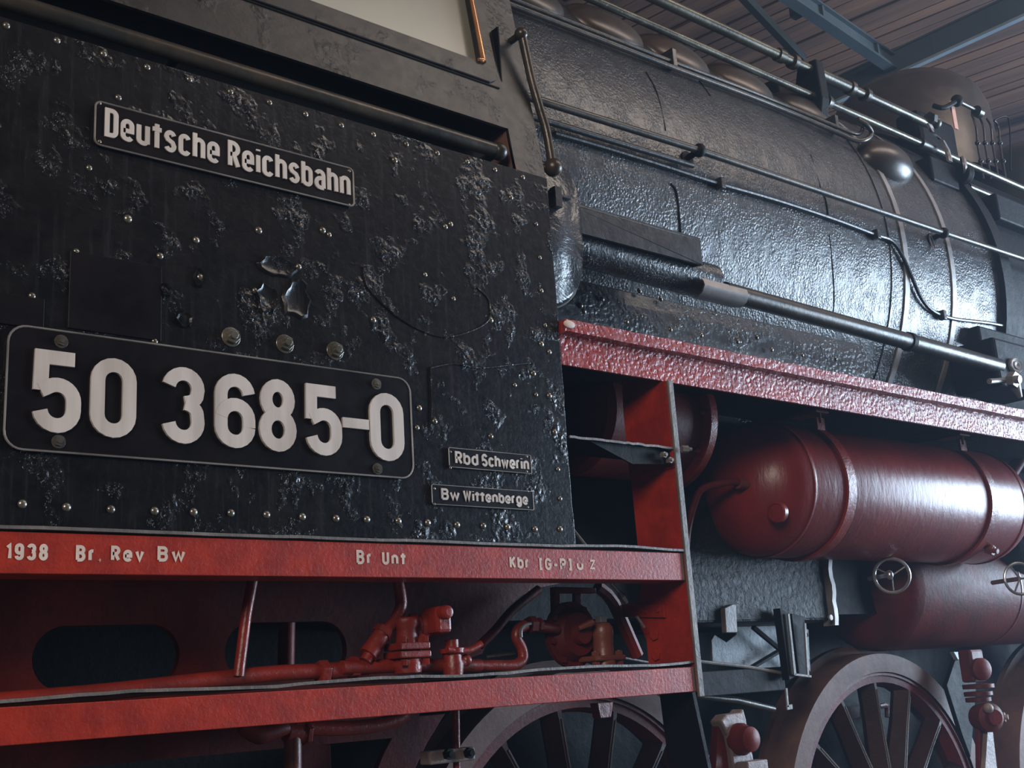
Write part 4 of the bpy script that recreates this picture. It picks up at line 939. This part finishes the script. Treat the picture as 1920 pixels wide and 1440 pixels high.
# ------------------------------------------------------------------ wheels
def wheel(X, off, label, hub=.15, nsp=15, yf=.70):
    b = B(); R_ = .70
    b.lathe((X, yf, .70), (0, 1, 0), [(.0, .625), (.0, .697), (.006, .70), (.105, .703), (.112, .735), (.14, .735), (.14, .60)], 96)
    w = b.build('wheel', 'tyre', root, label, bevel=0)
    b = B(); b.lathe((X, yf+.012, .70), (0, 1, 0), [(0, .625), (-.004, .622), (-.004, .612), (.004, .610), (.006, .585), (.06, .572), (.11, .60)], 96); b.build('wheel_rim', 'reddark', w)
    b = B(); b.lathe((X, yf-.02, .70), (0, 1, 0), [(0, 0), (0, .10), (.02, hub), (.13, hub+.02), (.14, 0)], 40); b.build('wheel_hub', 'reddark', w)
    b = B()
    prof = []
    # spoke along +z from hub to rim, elliptical and tapered, with a thin pale tube painting the glint on its ridge
    rs = [(.12, .052, .048), (.25, .044, .044), (.45, .036, .038), (.56, .040, .038), (.605, .060, .036)]
    sec = [(-1, .25), (-.55, -.45), (-.16, -1), (.16, -1), (.55, -.45), (1, .25), (.5, 1), (-.5, 1)]; n = 8
    vs = [(a_*u, c_*v, h) for (h, a_, c_) in rs for (u, v) in sec]
    b.add([(X+v[0], yf+.055+v[1], .70+v[2]) for v in vs], [(i*n+k, i*n+(k+1) % n, (i+1)*n+(k+1) % n, (i+1)*n+k) for i in range(len(rs)-1) for k in range(n)], True)
    nf = len(b.f)
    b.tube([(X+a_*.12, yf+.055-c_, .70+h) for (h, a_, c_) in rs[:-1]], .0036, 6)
    sp0 = b.build('spoke', 'spoke', w); sp0.data.materials.append(M['dust_glint'])
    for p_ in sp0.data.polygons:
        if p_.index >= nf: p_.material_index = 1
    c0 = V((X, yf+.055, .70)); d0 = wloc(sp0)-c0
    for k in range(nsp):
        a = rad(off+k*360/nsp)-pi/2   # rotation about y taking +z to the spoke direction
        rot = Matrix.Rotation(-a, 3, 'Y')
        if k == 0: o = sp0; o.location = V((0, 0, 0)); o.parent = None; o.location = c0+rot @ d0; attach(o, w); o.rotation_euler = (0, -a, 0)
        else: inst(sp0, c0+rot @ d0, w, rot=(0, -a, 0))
    return w
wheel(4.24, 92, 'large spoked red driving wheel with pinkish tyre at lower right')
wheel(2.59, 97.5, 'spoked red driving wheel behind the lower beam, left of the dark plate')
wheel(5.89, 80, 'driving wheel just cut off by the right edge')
# brake gear beside the wheel
bg = bpy.data.objects.new('brake_gear', None); COL.objects.link(bg); bg.location = at(1385, 1400, .45); attach(bg, root); bg['label'] = 'dusty pinkish brake hanger head between the two wheels'
b = B(); P_ = [at(x, y, .45) for x, y in [(1352, 1352), (1362, 1340), (1388, 1336), (1394, 1328), (1400, 1350), (1404, 1385), (1412, 1415), (1420, 1460), (1378, 1460), (1372, 1410), (1366, 1380)]]
b.prism([(p.x, p.z) for p in P_], .45, .50); b.build('hanger_head', 'lamp', bg, bevel=.006)
b = B(); b.lathe(at(1388, 1386, .445), (-.1, -1, 0), [(-.01, .05), (.01, .05), (.02, .042), (.05, .038), (.06, .02), (.062, 0)], 24); b.build('pin_boss', 'reddark', bg)
quadp([(1348, 1356), (1362, 1360), (1380, 1460), (1340, 1460)], .47, .03, 'reddark', 'brake_arm', bg)
b = B(); q = at(1412, 1432, .43); b.box(q.x-.05, q.x+.05, .41, .46, q.z-.10, q.z+.01); b.build('block_foot', 'lamp', bg, bevel=.004)
quadp([(1300, 1380), (1330, 1440), (1340, 1470), (1310, 1470)], .6, .02, 'reddark', 'brake_block', bg)
# gear right of the wheel
sg = bpy.data.objects.new('sanding_gear', None); COL.objects.link(sg); sg.location = at(1845, 1320, .5); attach(sg, root); sg['label'] = 'red valve stack and linkage right of the large wheel'
b = B(); q = at(1836, 1250, .48); b.box(q.x-.05, q.x+.05, .48, .54, q.z-.06, q.z+.07); b.build('upper_block', 'reddark', sg, bevel=.01)
b = B(); b.lathe(at(1836, 1255, .47), (-.4, -1, 0), [(0, .045), (.02, .045), (.03, .03), (.031, 0)], 20); b.build('round_boss', 'reddark', sg)
for k, yy in enumerate((1291, 1305, 1316)):
    q = at(1835, yy, .5); b = B(); b.lathe(q, (0, 0, 1), [(0, .0), (0, .062-.006*k), (.018, .062-.006*k), (.018, 0)], 20); b.build('flange_disc', 'reddark', sg, bevel=.002)
b = B(); b.lathe(at(1850, 1345, .46), (-.5, -1, 0), [(-.05, .05), (.0, .058), (.03, .056), (.04, .035), (.06, .03), (.061, 0)], 24); b.build('lower_boss', 'reddark', sg)
b = B(); b.hexnut(at(1875, 1345, .44), (.4, -1, 0), .02, .02).ball(at(1853, 1328, .42), .02); b.build('boss_nut', 'lamp', sg)
quadp([(1852, 1365), (1862, 1372), (1872, 1460), (1846, 1460)], .47, .02, 'lamp', 'hanger_arm', sg)
quadp([(1836, 1365), (1850, 1362), (1846, 1460), (1838, 1460)], .49, .02, 'reddark', 'hanger_arm', sg)
quadp([(1795, 1225), (1805, 1219), (1830, 1219), (1830, 1300), (1820, 1420), (1805, 1380), (1775, 1285)], .62, .02, 'dark', 'back_plate', sg)
quadp([(1788, 1222), (1810, 1222), (1806, 1237), (1796, 1237)], .60, .02, 'girderlight', 'pale_lug', sg)
quadp([(1783, 1360), (1790, 1360), (1815, 1400), (1832, 1460), (1808, 1460), (1792, 1400)], .82, .02, 'lamp', 'brake_shoe', sg)
quadp([(1585, 1325), (1612, 1324), (1612, 1345), (1600, 1350), (1590, 1350)], .96, .02, 'brown', 'spring_bracket', root)
b = B(); b.tube([at(x, y, .96) for x, y in [(1648, 1325), (1662, 1324), (1664, 1345)]], .012, 8, 3); b.build('spring_hook', 'brown', root)
